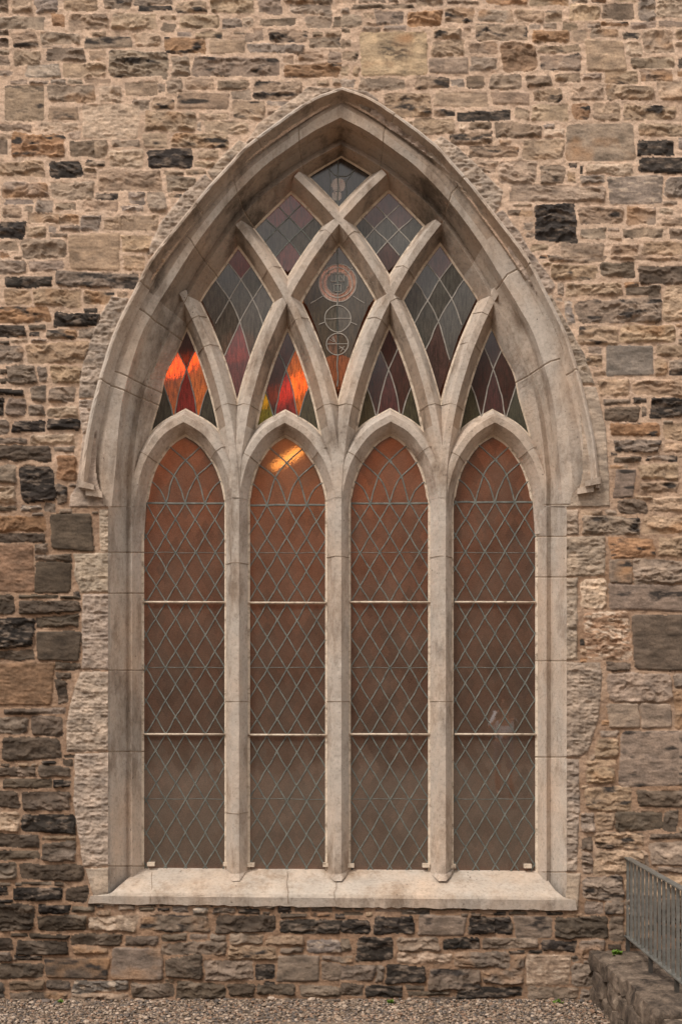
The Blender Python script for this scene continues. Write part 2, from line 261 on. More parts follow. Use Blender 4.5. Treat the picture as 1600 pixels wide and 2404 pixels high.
# ---------------------------------------------------------------- rubble wall: stones read off the photograph, tile by tile
# each record: x0 y0 x1 y1 kind; kinds: t tan, g grey brown, b blue grey, d dark, k black, o ochre, p pale, y yellow, r pink sandstone; s = sawn smooth face
STONES = {
(0, 0): """50 0 150 60 t;160 0 265 60 b;290 0 450 50 t;475 0 605 42 g;635 25 795 50 k;615 0 790 24 g;812 5 955 60 t;968 0 1165 60 t;1185 0 1295 62 g;1330 20 1530 65 g;1305 0 1530 18 g;0 0 40 60 d
0 75 210 133 g;0 135 45 165 d;235 62 300 125 o;320 62 500 135 t;517 60 720 135 t;732 68 808 90 t;740 102 806 145 d;822 68 1008 130 t;1018 85 1118 130 b;1120 80 1170 125 p;1190 82 1360 120 d;1405 70 1530 130 g;1535 75 1568 130 d
0 180 45 225 d;60 150 175 222 t;188 150 370 205 g;390 168 607 222 gs;618 152 742 212 t;757 172 950 246 o;962 182 1130 246 ts;1130 150 1215 192 g;1140 203 1400 245 b;1235 138 1415 195 t;1420 170 1568 222 g;1070 148 1130 162 d;190 208 290 222 g
60 235 185 300 d;213 220 395 282 d;412 232 487 280 t;497 232 775 352 g;790 258 878 355 g;887 262 1288 352 g;1300 262 1355 290 t;1375 246 1490 280 t;1508 238 1568 292 g;0 262 45 310 d;0 325 60 350 g;120 295 278 357 b;290 290 485 357 t;1308 292 1568 357 o
50 368 130 388 g;135 370 225 390 g;232 365 300 388 b;310 365 380 388 g;390 362 510 385 t;745 335 775 365 g;1455 368 1515 395 t;1530 360 1568 395 g
22 392 205 557 ts;222 390 437 472 g;455 395 562 472 p;575 375 728 442 ts;730 385 762 425 g;768 362 845 430 g;855 362 985 412 t;997 370 1148 412 d;1170 372 1390 460 t
222 492 362 553 ts;380 478 640 638 ps;610 458 688 512 g;700 452 802 510 t;815 425 1055 502 ts;1065 415 1160 462 g;1070 465 1215 548 t;1225 464 1360 490 b;1225 503 1290 530 t
0 568 150 602 d;185 562 358 603 p;308 605 368 640 g;665 515 900 605 t;915 518 1055 550 t;905 558 925 605 b;940 555 1145 618 t
57 615 298 722 o;0 640 40 708 d;320 645 497 725 d;515 645 640 677 g;657 612 770 680 ts;790 615 1050 680 t
505 690 660 770 p;680 685 892 775 k;910 692 1010 732 t;900 740 990 770 t
0 740 205 812 t;230 740 385 822 k;397 735 490 765 g;388 770 440 795 t;387 800 440 825 t;450 782 745 880 t;755 785 850 806 t;765 808 905 880 g;860 780 950 803 t
10 838 218 912 g;230 838 435 918 g;440 888 548 920 g;590 885 668 940 b;562 944 655 972 b;680 882 765 975 g;772 890 840 910 t
20 918 150 942 b;165 922 240 983 b;250 935 355 968 d;385 922 548 975 t;10 948 103 1000 t;115 950 150 980 g
125 985 365 1030 t;372 990 462 1062 b;480 990 730 1060 t;0 1018 118 1095 k;120 1045 210 1095 d
218 1040 255 1070 b;270 1037 370 1065 g;225 1073 310 1092 d;0 1105 85 1150 g;95 1100 308 1190 g;318 1074 553 1246 ts;560 1080 700 1160 t""",
(800, 0): """0 35 40 62 b;50 18 330 40 d;340 0 470 30 t;487 0 632 18 d;660 0 860 22 o;865 0 1045 28 t;1200 18 1345 88 d;1365 0 1445 92 b;1450 0 1568 80 p
0 65 90 125 g;0 128 45 150 d;155 48 290 110 g;305 52 465 122 o;475 32 615 108 t;635 42 793 103 g;803 45 935 103 t;940 50 1015 103 t;1048 20 1190 98 y
95 122 180 145 g;193 115 300 140 b;425 130 548 178 t;558 122 602 178 t;620 112 860 188 t;865 110 915 135 b;932 105 990 130 g;1190 100 1320 122 o;1330 97 1450 130 g;1460 95 1568 125 g
88 145 398 348 ys;0 180 45 220 d;0 235 75 280 t;0 303 38 350 t;55 305 84 353 t;415 182 568 260 t;585 193 720 248 t;735 195 900 330 r;405 265 585 340 gs;590 262 718 325 g;880 138 1050 195 o;1063 138 1130 190 t;1150 132 1275 172 g;1295 145 1375 180 g;1390 135 1527 248 t
905 205 1100 240 t;915 250 1105 323 g;1125 182 1305 328 ts;1310 190 1385 260 p;1330 265 1535 315 d;1550 265 1568 315 k
0 362 65 400 b;85 360 295 415 g;340 352 500 410 t;505 365 565 400 b;575 348 657 405 d;680 342 832 410 g;850 342 968 400 d;985 335 1105 375 t;1115 335 1200 368 g;1213 325 1365 388 t;1375 320 1525 375 t;1545 325 1568 355 o
205 428 415 540 t;428 422 675 490 ts;690 422 865 482 ts;880 410 1015 470 t;1053 382 1207 462 t;1217 392 1440 462 t;1460 372 1568 460 t
425 500 525 535 t;532 510 780 558 k;800 498 862 550 t;873 480 1045 555 t;1063 475 1145 552 o;1158 472 1285 555 t;1298 485 1545 555 t
335 545 522 620 t;300 555 330 585 t;540 565 570 605 p;587 560 692 598 d;706 568 925 635 d;935 590 1028 630 p;1033 568 1350 742 gs;1368 572 1568 628 t
495 608 693 665 t;590 672 817 727 t;832 640 1025 735 t;1363 645 1530 715 k;1548 635 1568 690 b
620 740 720 765 t;630 770 710 795 t;722 740 900 847 g;915 762 1030 848 g;1045 750 1085 775 k;1098 760 1112 805 k;1125 755 1342 805 p;1368 722 1568 797 k
1040 795 1080 840 t;1100 808 1210 845 b;775 852 1215 930 g;1228 808 1480 940 bs;1490 812 1568 915 b
887 940 1083 1115 k;790 937 875 952 t;820 970 880 995 t;1090 950 1300 1032 t;1315 950 1445 1035 g;1465 955 1525 985 p;1482 925 1545 945 d;1470 1000 1568 1040 t
1103 1050 1220 1100 g;1225 1050 1285 1068 g;1225 1085 1290 1105 t;1300 1050 1478 1093 d;1505 1050 1568 1100 d;1010 1117 1210 1190 g;840 1020 880 1060 g;850 1070 890 1095 g;1240 1120 1370 1175 t;1385 1112 1568 1175 t""",
(0, 600): """0 20 120 88 g;130 22 298 75 g;568 0 665 68 t;255 77 640 148 g;22 98 240 148 k;22 152 145 232 t;155 155 378 235 t;388 162 525 222 t;0 237 235 310 o;248 262 470 328 k;0 317 115 375 k;130 318 215 345 d;215 340 352 388 g;360 335 442 385 g;130 350 180 372 k;50 382 128 400 p
0 410 105 498 g;118 402 420 495 t;30 505 165 590 g;172 512 215 585 g;230 505 380 588 t;0 612 110 645 k;140 600 215 672 g;225 605 350 675 g;0 655 20 740 k;30 655 120 740 g;130 685 208 742 g;215 695 360 745 p;215 750 370 805 k;55 760 210 815 k;0 755 45 825 g
0 838 130 868 g;140 825 348 870 p;0 873 240 945 d;250 878 345 905 g;0 965 80 1052 g;95 968 258 1138 k;262 920 350 1035 o;0 1062 75 1138 p;260 1055 312 1145 g;0 1150 75 1176 d;90 1150 200 1176 b""",
(800, 600): """950 0 1220 32 g;1240 0 1568 25 t;960 42 1180 112 t;1193 32 1350 102 d;1365 50 1568 132 d;1035 125 1290 185 t;1305 140 1465 185 d;1412 168 1475 198 g;990 125 1025 185 g;1482 137 1568 300 p;1080 200 1478 312 g;1030 205 1068 315 b;1088 325 1280 410 t;1285 320 1535 400 t;1135 420 1200 455 g;1218 412 1435 555 bs;1125 460 1205 510 t;1450 410 1568 470 t;1440 475 1500 555 t;1508 478 1568 552 g
1185 570 1325 648 t;1340 572 1568 648 t;1205 660 1330 685 g;1340 655 1405 682 k;1425 655 1568 748 k;1210 695 1375 762 d;1382 700 1408 745 g;1235 768 1465 832 o;1480 775 1568 855 t;1255 848 1462 905 g;1480 865 1568 905 t;1255 925 1385 952 d;1400 922 1550 948 g;1370 960 1555 1033 t;1255 982 1350 1115 gs;1375 1042 1555 1090 t;1275 1122 1408 1190 d;1420 1110 1568 1180 t""",
(0, 1200): """0 22 215 95 o;0 102 210 145 d;233 10 430 182 ds;160 152 220 195 d;0 152 158 372 rs;165 198 328 230 d;160 234 328 378 ds;0 390 70 475 d;90 385 270 402 d;280 390 370 405 d;90 412 370 470 d;0 490 158 632 k;165 480 365 535 d;0 640 158 685 d;172 553 370 690 ds;258 700 370 732 d;0 700 248 892 rs;262 742 330 772 d;262 777 308 888 d;20 908 300 935 d;0 950 128 1025 g;145 942 290 1036 d;10 1042 285 1145 d""",
(800, 1200): """1110 22 1375 112 g;1385 25 1568 105 t;1235 125 1440 215 o;1458 118 1568 210 t;1232 222 1340 333 gs;1343 225 1568 333 g;1232 338 1568 460 gs;1100 312 1222 452 p;1120 465 1330 685 rp;1340 478 1568 735 ds;1098 590 1118 620 k;1222 698 1325 738 d;1225 745 1520 880 g;1530 752 1568 812 g;1225 885 1372 998 gs;1376 885 1518 998 gs;1530 820 1568 998 g;1190 1012 1275 1038 g;1170 1045 1275 1135 t;1280 1010 1568 1265 gs;1130 1145 1265 1170 t""",
(0, 1800): """0 0 165 45 d;180 0 322 50 d;15 57 240 100 d;245 65 322 100 k;0 112 85 190 d;100 118 322 205 d;0 212 90 298 p;98 222 352 306 k;0 312 175 373 d;190 345 348 435 d;190 318 350 338 t;0 388 180 428 d;0 440 80 520 d;95 448 385 523 d;0 550 38 595 k;62 557 285 618 k;300 552 405 622 d;245 532 290 550 d;100 530 235 545 d;0 630 158 758 d;175 638 322 680 k;330 642 430 670 d;172 685 400 758 d;408 688 630 758 p;440 632 480 650 k;635 647 715 665 d;795 642 870 670 b;890 647 955 680 b;980 650 1085 678 g;1100 655 1195 678 k;645 684 960 760 g;992 685 1270 763 d;1290 676 1405 696 d;1290 704 1568 770 k;1425 676 1510 692 o;730 650 780 665 k
0 790 62 850 d;80 802 315 865 d;55 768 125 785 d;135 772 320 794 d;328 772 558 823 d;578 780 725 825 d;745 770 860 800 d;875 772 955 795 g;970 770 1040 802 d;1055 768 1210 818 g;1225 778 1400 820 t;1290 832 1395 858 d;1412 798 1568 856 b;335 830 500 862 t;745 807 1040 866 g;1048 827 1268 886 t
0 855 55 895 g;65 870 195 893 k;208 880 500 975 gs;515 834 750 983 gs;760 872 930 975 d;940 890 1165 983 g;1175 905 1262 978 k;1275 868 1468 990 gs;1480 870 1568 895 g;1480 902 1568 985 g;0 905 200 975 g;40 985 205 1030 t;215 985 325 1028 g;335 985 590 1038 b;605 1000 800 1065 d;812 992 1035 1072 d;1045 1000 1170 1060 d;1180 1000 1360 1050 d;0 990 20 1065 b;50 1040 310 1085 g;330 1045 600 1090 p;640 1070 800 1100 g;840 1080 1040 1104 d;1045 1072 1260 1115 d;1270 1068 1568 1125 g;1380 1010 1568 1058 g""",
(800, 1800): """0 705 130 770 k;10 668 105 685 d;150 688 340 772 k;160 655 280 666 g;280 657 405 680 g;358 684 572 778 gs;588 690 785 772 k;798 690 968 788 gs;980 690 1225 790 d;700 668 760 683 k;775 668 850 683 d;945 670 1020 684 k;1232 690 1300 800 g
0 795 45 850 d;75 785 240 892 k;258 785 450 852 g;470 790 635 838 k;650 785 902 838 g;920 800 1080 850 k;1095 800 1215 890 g
0 870 55 900 g;260 858 510 905 p;522 852 778 925 g;785 865 845 930 g;850 865 1050 1005 ps;1058 870 1090 900 g;1058 908 1160 1015 g;1165 900 1300 1000 g;1165 1010 1300 1120 d
0 912 155 985 g;160 912 195 990 g;205 915 390 998 k;405 932 640 1030 g;648 932 838 1002 g
0 1000 100 1050 d;110 1005 285 1060 k;310 1035 500 1055 d;530 1015 835 1065 k;858 1015 1090 1075 g;1100 1030 1155 1110 g
0 1075 260 1130 g;300 1062 610 1145 d;615 1090 650 1130 g;655 1075 885 1150 d;890 1090 1090 1150 g
1130 0 1260 80 t;1120 95 1335 205 t;1365 110 1568 185 d;1170 210 1255 300 t;1260 208 1480 295 d;1484 205 1550 298 d;1165 305 1390 376 t;1415 307 1568 332 d;1108 325 1158 385 d;1165 385 1395 498 t;1418 345 1568 455 g;1455 462 1568 490 d;1112 392 1160 490 g;1110 505 1300 615 g;1120 622 1210 680 g;1215 620 1300 680 g;1105 215 1165 300 g;1310 385 1410 495 g;1310 505 1568 600 t;1310 605 1440 700 g;1450 610 1568 720 d;1310 705 1440 800 t"""}
KC = {'t': (163, 142, 121), 'g': (144, 130, 117), 'b': (134, 126, 119), 'd': (102, 91, 80), 'k': (62, 57, 53), 'o': (160, 128, 101),
      'p': (188, 167, 146), 'y': (172, 150, 124), 'r': (150, 124, 102)}
STEP = 2.2
GX = np.arange(-170, 1770, STEP); GY = np.arange(-120, 2410, STEP)
PX, PY = np.meshgrid(GX, GY); NY, NX = PX.shape
wx = (fbm(PX/26, PY/26, 3, 1)-.5)*9 + (vn(PX/6, PY/6, 5)-.5)*1.6
wy = (fbm(PX/30, PY/26, 3, 2)-.5)*8 + (vn(PX/6, PY/6, 6)-.5)*1.4
qx = PX + (fbm(PX/30, PY/30, 3, 21)-.5)*40; qy = PY + (fbm(PX/30, PY/30, 3, 22)-.5)*26
def terr(f, n=5):
    v = f*n; k = np.floor(v); t = v-k; t = np.clip((t-.32)/.36, 0, 1); return (k + t*t*(3-2*t))/n
TEX = [terr(fbm(qx/46, qy/14, 4, 8), 6)*.7 + ridge(qx/30, qy/12, 4, 9)*.3,
       ridge(qx/34, qy/26, 4, 12)*.6 + terr(fbm(qx/30, qy/24, 3, 13), 5)*.4,
       terr(fbm((qx+qy*.7)/40, (qy-qx*.25)/13, 4, 15), 6)]
TEX = [(t-t.mean())/t.std() for t in TEX]
RGH = ridge(PX/15, PY/9, 3, 31); RGH = (RGH-RGH.mean())/RGH.std()
SAW = fbm(PX/60, PY/50, 5, 33)-.5
VAR = [fbm(PX/36, PY/13, 4, 41)-.5, fbm(PX/18, PY/6, 4, 44)-.5, fbm(PX/60, PY/45, 3, 47)-.5]
HGT = np.zeros((NY, NX)); SID = np.full((NY, NX), -1, int); SUR = np.zeros((NY, NX), bool)
# mortar: buff lime, sandier and more orange low on the left
mt = np.clip((PY-650)/700, 0, 1)
ma = np.array(lin(198, 172, 150)); mb_ = np.array(lin(140, 114, 93)); mn = fbm(PX/12, PY/9, 4, 50)[..., None]; ml = fbm(PX/120, PY/90, 3, 52)
tt = np.clip(mt*.8 + np.clip((PY-2000)/250, 0, 1)*.35 + (ml-.5)*1.0, 0, 1)[..., None]
COL = (ma*(1-tt) + mb_*tt)*(.78 + .5*mn)
HGT += (fbm(PX/10, PY/8, 3, 55)-.5)*.011 + (fbm(PX/90, PY/60, 2, 57)-.5)*.010 + .004
def place(sdf, sl, kind, sur=False, prot=None, edge=None, rng=None):
    ys, xs = sl
    inside = -sdf; ok = (inside > 0) & (SID[ys, xs] < 0)
    if not ok.any(): return
    smooth = 's' in kind; k0 = kind[0]
    e = edge or (rng.uniform(2.5, 4.5) if smooth else rng.uniform(3.5, 7.5))
    p = np.clip(inside/e, 0, 1); p = 1-(1-p)**2
    if prot is None:
        yc = float(PY[ys, xs].mean()); xc_ = float(PX[ys, xs].mean()); rk = np.clip((yc-520)/500, 0, 1)*(1 if xc_ < 800 else .7)
        prot = rng.uniform(.002, .011) + rk*rng.uniform(.004, .014)
    dx, dy = rng.integers(0, NX), rng.integers(0, NY)
    def roll(F): return F[np.ix_((np.arange(ys.start, ys.stop)+dy) % NY, (np.arange(xs.start, xs.stop)+dx) % NX)]
    T = roll(TEX[rng.integers(0, 3)]); sw = roll(SAW); v0 = roll(VAR[0]); v1 = roll(VAR[1]); v2 = roll(VAR[2]); rg = roll(RGH)
    px = PX[ys, xs]; py = PY[ys, xs]
    if sur == 'rough': h = prot*p + p*(rg*.0042 + T*.0025)
    elif smooth: h = prot*p + p*(sw*.012 + v1*.006)
    else:
        amp = rng.uniform(.0055, .011)
        tilt = rng.uniform(-.012, .016)*(py-py.mean())/40 + rng.uniform(-.012, .012)*(px-px.mean())/80
        h = prot*p + p*(T*amp + np.clip(tilt, -.015, .015) + rg*.0012)
        h = np.maximum(h, .001*p)
    if 'rp' in kind or 'r' == k0 or (k0 == 'p'): h = h + p*rg*.0022
    H = HGT[ys, xs]; H[ok] = (h + .002)[ok]; SID[ys, xs][ok] = 1
    base = np.array(lin(*KC[k0])) if not sur else np.array(lin(163, 147, 131))
    if not sur and k0 in 'gdb' and float(PY[ys, xs].mean()) < 620: base = base*.62 + np.array(lin(*KC['t']))*.38
    base = base*rng.uniform(.86, 1.12)*(1 + np.array([rng.uniform(-.01, .035), 0, rng.uniform(-.03, .04)]))
    dark = np.array(lin(62, 56, 52)); warm = np.array(lin(166, 130, 98)); pale = np.array(lin(196, 176, 156))
    c = base*np.clip(1 + v0*1.1 + v1*.7, .35, 1.7)[..., None]
    yc = float(py.mean()); xc_ = float(px.mean())
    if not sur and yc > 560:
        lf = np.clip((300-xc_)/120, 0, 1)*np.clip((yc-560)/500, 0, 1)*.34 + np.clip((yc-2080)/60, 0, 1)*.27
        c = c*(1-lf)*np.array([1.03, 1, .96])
    def mx(c, to, w): w = np.clip(w, 0, 1)[..., None]; return c*(1-w) + to*w
    if k0 in 'od' and not smooth: c = mx(c, warm if k0 == 'o' else base*1.9, (v2+rng.uniform(-.12, .03))*5*(.7 if k0 == 'o' else .55))
    if not sur and k0 in 'tg' and rng.random() < .3: c = mx(c, warm, (v2-.02)*4*.6)
    if not sur and k0 in 'tg' and rng.random() < .38: c = mx(c, dark, (v0-.03)*6*.8)
    if k0 in 'o' and rng.random() < .7: c = mx(c, dark, (v0-.06)*7*.8)
    if k0 == 'k': c = mx(c, np.array(lin(112, 99, 88)), (v1-.02)*6*.8)
    if k0 in 'pb' and rng.random() < .5: c = mx(c, pale, (v1-.02)*5*.6)
    if k0 == 'y': 
        dd = np.hypot((px-925)/38, (py-118)/26); c = mx(c, dark, np.clip(1.7-dd*1.2, 0, 1)*np.clip(.35+v1*8, 0, 1)*.8); c = mx(c, warm, (v2-.05)*3)
    if 'rp' in kind: c = mx(c, pale, (v1+.05)*4)
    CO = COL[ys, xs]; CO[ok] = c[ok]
    if sur: SUR[ys, xs][ok] = True
def win(x0, y0, x1, y1, pad=8):
    a = max(0, int((x0-pad-GX[0])/STEP)); b = min(NX, int((x1+pad-GX[0])/STEP)+1)
    c = max(0, int((y0-pad-GY[0])/STEP)); d = min(NY, int((y1+pad-GY[0])/STEP)+1)
    return (slice(c, d), slice(a, b))
def put_rect(x0, y0, x1, y1, kind, rng, grow=0.0):
    sl = win(x0, y0, x1, y1); ys, xs = sl
    if ys.stop-ys.start < 2 or xs.stop-xs.start < 2: return
    cx, cy, hw, hh = (x0+x1)/2, (y0+y1)/2, (x1-x0)/2+grow, (y1-y0)/2+grow
    k = .45 if 's' in kind else 1.0
    u = PX[ys, xs]-cx + wx[ys, xs]*k; v = PY[ys, xs]-cy + wy[ys, xs]*k*min(1, hh/9)
    v = v + u*rng.uniform(-.03, .03) ; u = u + v*rng.uniform(-.12, .12)
    hh2 = hh*(1 + rng.uniform(-.14, .14)*u/hw*k); hw2 = hw*(1 + rng.uniform(-.05, .05)*v/hh)
    r = min(hw, hh)*(rng.uniform(.12, .25) if 's' in kind else rng.uniform(.15, .5))
    a = np.abs(u)-hw2+r; b = np.abs(v)-hh2+r
    sdf = np.hypot(np.maximum(a, 0), np.maximum(b, 0)) + np.minimum(np.maximum(a, b), 0) - r
    place(sdf, sl, kind, rng=rng)
def inpoly(poly, X, Y):
    ins = np.zeros(X.shape, bool); n = len(poly)
    for i in range(n):
        xa, ya = poly[i]; xb, yb = poly[(i+1) % n]
        if ya == yb: continue
        c = ((ya > Y) != (yb > Y)) & (X < (xb-xa)*(Y-ya)/(yb-ya)+xa); ins ^= c
    return ins
def put_poly(poly, kind, rng, sur, warp=.5, prot=None, edge=None):
    xs_ = [p[0] for p in poly]; ys_ = [p[1] for p in poly]; sl = win(min(xs_), min(ys_), max(xs_), max(ys_)); ys, xs = sl
    X = PX[ys, xs] + wx[ys, xs]*warp; Y = PY[ys, xs] + wy[ys, xs]*warp; d = np.full(X.shape, 1e9); n = len(poly)
    for i in range(n):
        xa, ya = poly[i]; xb, yb = poly[(i+1) % n]; ex, ey = xb-xa, yb-ya; L = ex*ex+ey*ey+1e-9
        t = np.clip(((X-xa)*ex+(Y-ya)*ey)/L, 0, 1); d = np.minimum(d, np.hypot(X-xa-t*ex, Y-ya-t*ey))
    place(np.where(inpoly(poly, X, Y), -d, d), sl, kind, sur=sur, prot=prot, edge=edge, rng=rng)
rg = np.random.default_rng(5)
ROUGH = [[(233,1196),(262,1196),(262,1296),(236,1294)], [(174,1299),(262,1297),(262,1392),(190,1391),(176,1360)],
 [(193,1395),(262,1395),(262,1573),(192,1572)], [(190,1578),(262,1576),(262,1764),(158,1766),(156,1700),(170,1630)],
 [(176,1769),(262,1768),(262,2034),(196,2034),(184,1960),(172,1880)],
 [(1318,1197),(1357,1197),(1357,1256),(1318,1258)], [(1318,1260),(1421,1258),(1418,1352),(1318,1353)], [(1318,1356),(1355,1356),(1353,1550),(1318,1551)],
 [(1318,1554),(1408,1556),(1412,1590),(1404,1680),(1380,1765),(1358,1778),(1318,1778)], [(1318,1781),(1358,1782),(1360,1900),(1352,2048),(1318,2048)],
 [(262,695),(302,700),(290,760),(262,850),(250,935),(186,935),(188,880),(212,800),(238,735)],
 [(186,938),(242,938),(222,1005),(196,1020),(188,985)],
 [(390,600),(345,598),(372,530),(430,455),(483,408),(510,440),(450,520)], [(487,403),(540,350),(560,328),(600,345),(550,395),(510,440)],
 [(572,345),(605,290),(712,214),(720,204),(770,206),(803,208),(803,226),(735,254),(655,304)],
 [(803,206),(860,213),(888,236),(866,266),(803,226)], [(890,240),(930,268),(1005,338),(1000,370),(860,262)],
 [(1012,335),(1035,320),(1080,350),(1130,400),(1180,450),(1172,485),(1150,515),(1050,415),(995,370)],
 [(1145,512),(1180,492),(1220,550),(1260,610),(1302,670),(1290,690),(1252,697),(1200,600)],
 [(1252,700),(1292,694),(1330,760),(1370,830),(1396,903),(1322,905),(1290,800)]]
SMOOTH = [[(196,1022),(262,1000),(262,1191),(163,1191),(166,1165),(180,1140)], [(200,2038),(270,2038),(270,2130),(224,2122),(212,2080)],
 [(1318,908),(1398,908),(1420,1000),(1428,1120),(1430,1190),(1318,1192)], [(1314,2052),(1362,2050),(1354,2138),(1314,2138)]]
for p in ROUGH: put_poly(p, 'g', rg, 'rough', prot=.016, edge=5)
for p in SMOOTH: put_poly(p, 'gs', rg, 'smooth', warp=.25, prot=.016, edge=3)
for (ox, oy), txt in STONES.items():
    for rec in txt.replace('\n', ';').split(';'):
        q = rec.split()
        if len(q) < 5: continue
        x0, y0, x1, y1 = [float(v)/1.96 for v in q[:4]]
        x0 += ox; x1 += ox; y0 += oy; y1 += oy
        if x1 > 1597: x1 += rg.uniform(10, 60)
        if x0 < 3: x0 -= rg.uniform(10, 60)
        if y0 < 2: y0 -= rg.uniform(0, 20)
        put_rect(x0, y0, x1, y1, q[4], rg, grow=-.4 if (y0 < 1250) else .2)
# small filler stones in what is left between
def fill(x0, y0, x1, y1, minw, minh, maxw, maxh, gap):
    cs = 4; nx = int((x1-x0)/cs); ny = int((y1-y0)/cs)
    ii = np.clip(((x0+np.arange(nx)*cs-GX[0])/STEP).astype(int), 0, NX-1); jj = np.clip(((y0+np.arange(ny)*cs-GY[0])/STEP).astype(int), 0, NY-1)
    free = (SID[np.ix_(jj, ii)] < 0); g = int(round(gap/cs)); 
    occ = ~free
    for _ in range(g): 
        o2 = occ.copy(); o2[1:] |= occ[:-1]; o2[:-1] |= occ[1:]; o2[:, 1:] |= occ[:, :-1]; o2[:, :-1] |= occ[:, 1:]; occ = o2
    for j in range(ny):
        i = 0
        while i < nx:
            if occ[j, i]: i += 1; continue
            mh = int(rg.uniform(minh, maxh)/cs); mw = int(rg.uniform(minw, maxw)/cs); w = 0
            while i+w < nx and not occ[j, i+w] and w < mw: w += 1
            h = 1
            while j+h < ny and h < mh and not occ[j+h, i:i+w].any(): h += 1
            if w*cs >= minw and h*cs >= minh:
                X0, Y0 = x0+i*cs, y0+j*cs; left = X0 < 250; low = Y0 > 2100
                kk = rg.choice(list('ddkgdtg' if (left and Y0 > 650) or low else 'ttgtgbdto'))
                put_rect(X0, Y0, X0+w*cs, Y0+h*cs, str(kk), rg)
                occ[max(0, j-1-g):j+h+1+g, max(0, i-1-g):i+w+1+g] = True; i += w+1+g
            else: i += 1
fill(-165, -115, -6, 2400, 40, 20, 120, 60, 4)
fill(1610, -115, 1765, 2400, 40, 20, 120, 60, 4)
fill(-165, -115, 1765, -6, 40, 20, 120, 50, 4)
def notwin(): pass
# ---------------------------------------------------------------- rails of the arch mouldings (picture units; mirrored about c)
def resample(pts, n):
    pts = np.array(pts, float)
    # Catmull-Rom
    P = np.vstack([2*pts[0]-pts[1], pts, 2*pts[-1]-pts[-2]]); o = []
    for i in range(1, len(P)-2):
        for t in np.linspace(0, 1, 16, endpoint=False):
            a, b, c, d = P[i-1], P[i], P[i+1], P[i+2]
            o.append(.5*((2*b)+(-a+c)*t+(2*a-5*b+4*c-d)*t*t+(-a+3*b-3*c+d)*t**3))
    o.append(pts[-1]); o = np.array(o); L = np.r_[0, np.cumsum(np.hypot(*np.diff(o, axis=0).T))]
    s = np.linspace(0, L[-1], n) if np.isscalar(n) else np.asarray(n)*L[-1]
    return np.c_[np.interp(s, L, o[:, 0]), np.interp(s, L, o[:, 1])]
YS = 1188
RAIL = {  # jamb x (bottom, top), bottom y, arch points springing -> apex, mirror centre bottom/arch, depth
 'S0': (255, 255, 2104, [(242,YS),(222,1100),(232,945),(272,810),(312,719),(350,659),(420,560),(512,441),(565,383),(700,286),(800,226)], 796, .026),
 'S1': (250, 250, 2110, [(240,YS),(241,1100),(260,945),(304,810),(344,719),(384,659),(448,560),(540,445),(597,386),(725,290),(799,246)], 791, -.004),
 'S2': (259, 259, 2102, [(262,YS),(271,1100),(286,945),(326,800),(365,723),(401,665),(467,563),(540,470),(616,393),(669,353),(735,308),(799,275)], 792, .012),
 'S2b':(281, 281, 2082, [(283,YS),(286,1090),(303,940),(345,800),(384,723),(420,665),(484,572),(540,497),(622,415),(690,360),(740,327),(799,301)], 793, .125),
 'S3': (298, 298, 2065, [(299,YS),(300,1100),(321,945),(358,850),(400,752),(446,664),(497,583),(540,519),(588,466),(636,427),(700,380),(799,325)], 795, .196),
 'S3b':(310, 310, 2054, [(311,YS),(312,1100),(334,940),(369,850),(409,757),(456,667),(508,586),(552,524),(600,473),(645,436),(710,388),(800,338)], 796, .158),
 'S4': (332.5, 332.5, 2040, [(332.5,YS),(335.5,1100),(350,1018),(374,935),(386,879),(413,826),(441,764),(477,692),(519,632),(562,571),(599,530),(655,475),(716,417),(757,390),(801,365)], 797, .285),
 'S5': (338.5, 338.5, 2037, [(338.5,YS),(341.5,1100),(354.5,1018),(378,935),(390,879),(417,826),(445,764),(481,694),(523,635),(566,575),(603,534),(659,479),(720,421),(760,394),(801,370)], 797, .30),
 'S6': (338.5, 338.5, 2037, [(338.5,YS),(341.5,1100),(354.5,1018),(378,935),(390,879),(417,826),(445,764),(481,694),(523,635),(566,575),(603,534),(659,479),(720,421),(760,394),(801,370)], 797, .345),
}
ARC_N = 90
# joints: fraction along jamb / arch, groove rows are squeezed in around them
JL = [1297, 1393, 1574, 1765, 2034]; JR = [1260, 1355, 1552, 1778, 2048]
ALF = [.245, .275, .41, .585, .73, .90]; ARF = [.0025, .30, .50, .705, .895]; 
def fr_rows(fr, n):
    rows = [(t, 0) for t in np.linspace(0, 1, n)]
    dl = .0026
    rows = [r for r in rows if all(abs(r[0]-f) > dl*1.9 for f in fr)]
    for f in fr: rows += [(f-dl, 0), (f-dl*.5, 1), (f+dl*.5, 1), (f+dl, 0)]
    return sorted(rows)
def rail_side(key, right):
    xb, xt, yb, arch, c, d = RAIL[key]
    jys = JR if right else JL
    yy = sorted([(y, 0) for y in np.linspace(yb, YS+2, 40)] + [(j+s, g) for j in jys if j < yb for s, g in ((-2.6, 0), (-1.2, 1), (1.2, 1), (2.6, 0))], reverse=True)
    return c, d, xb, yb, arch, jys
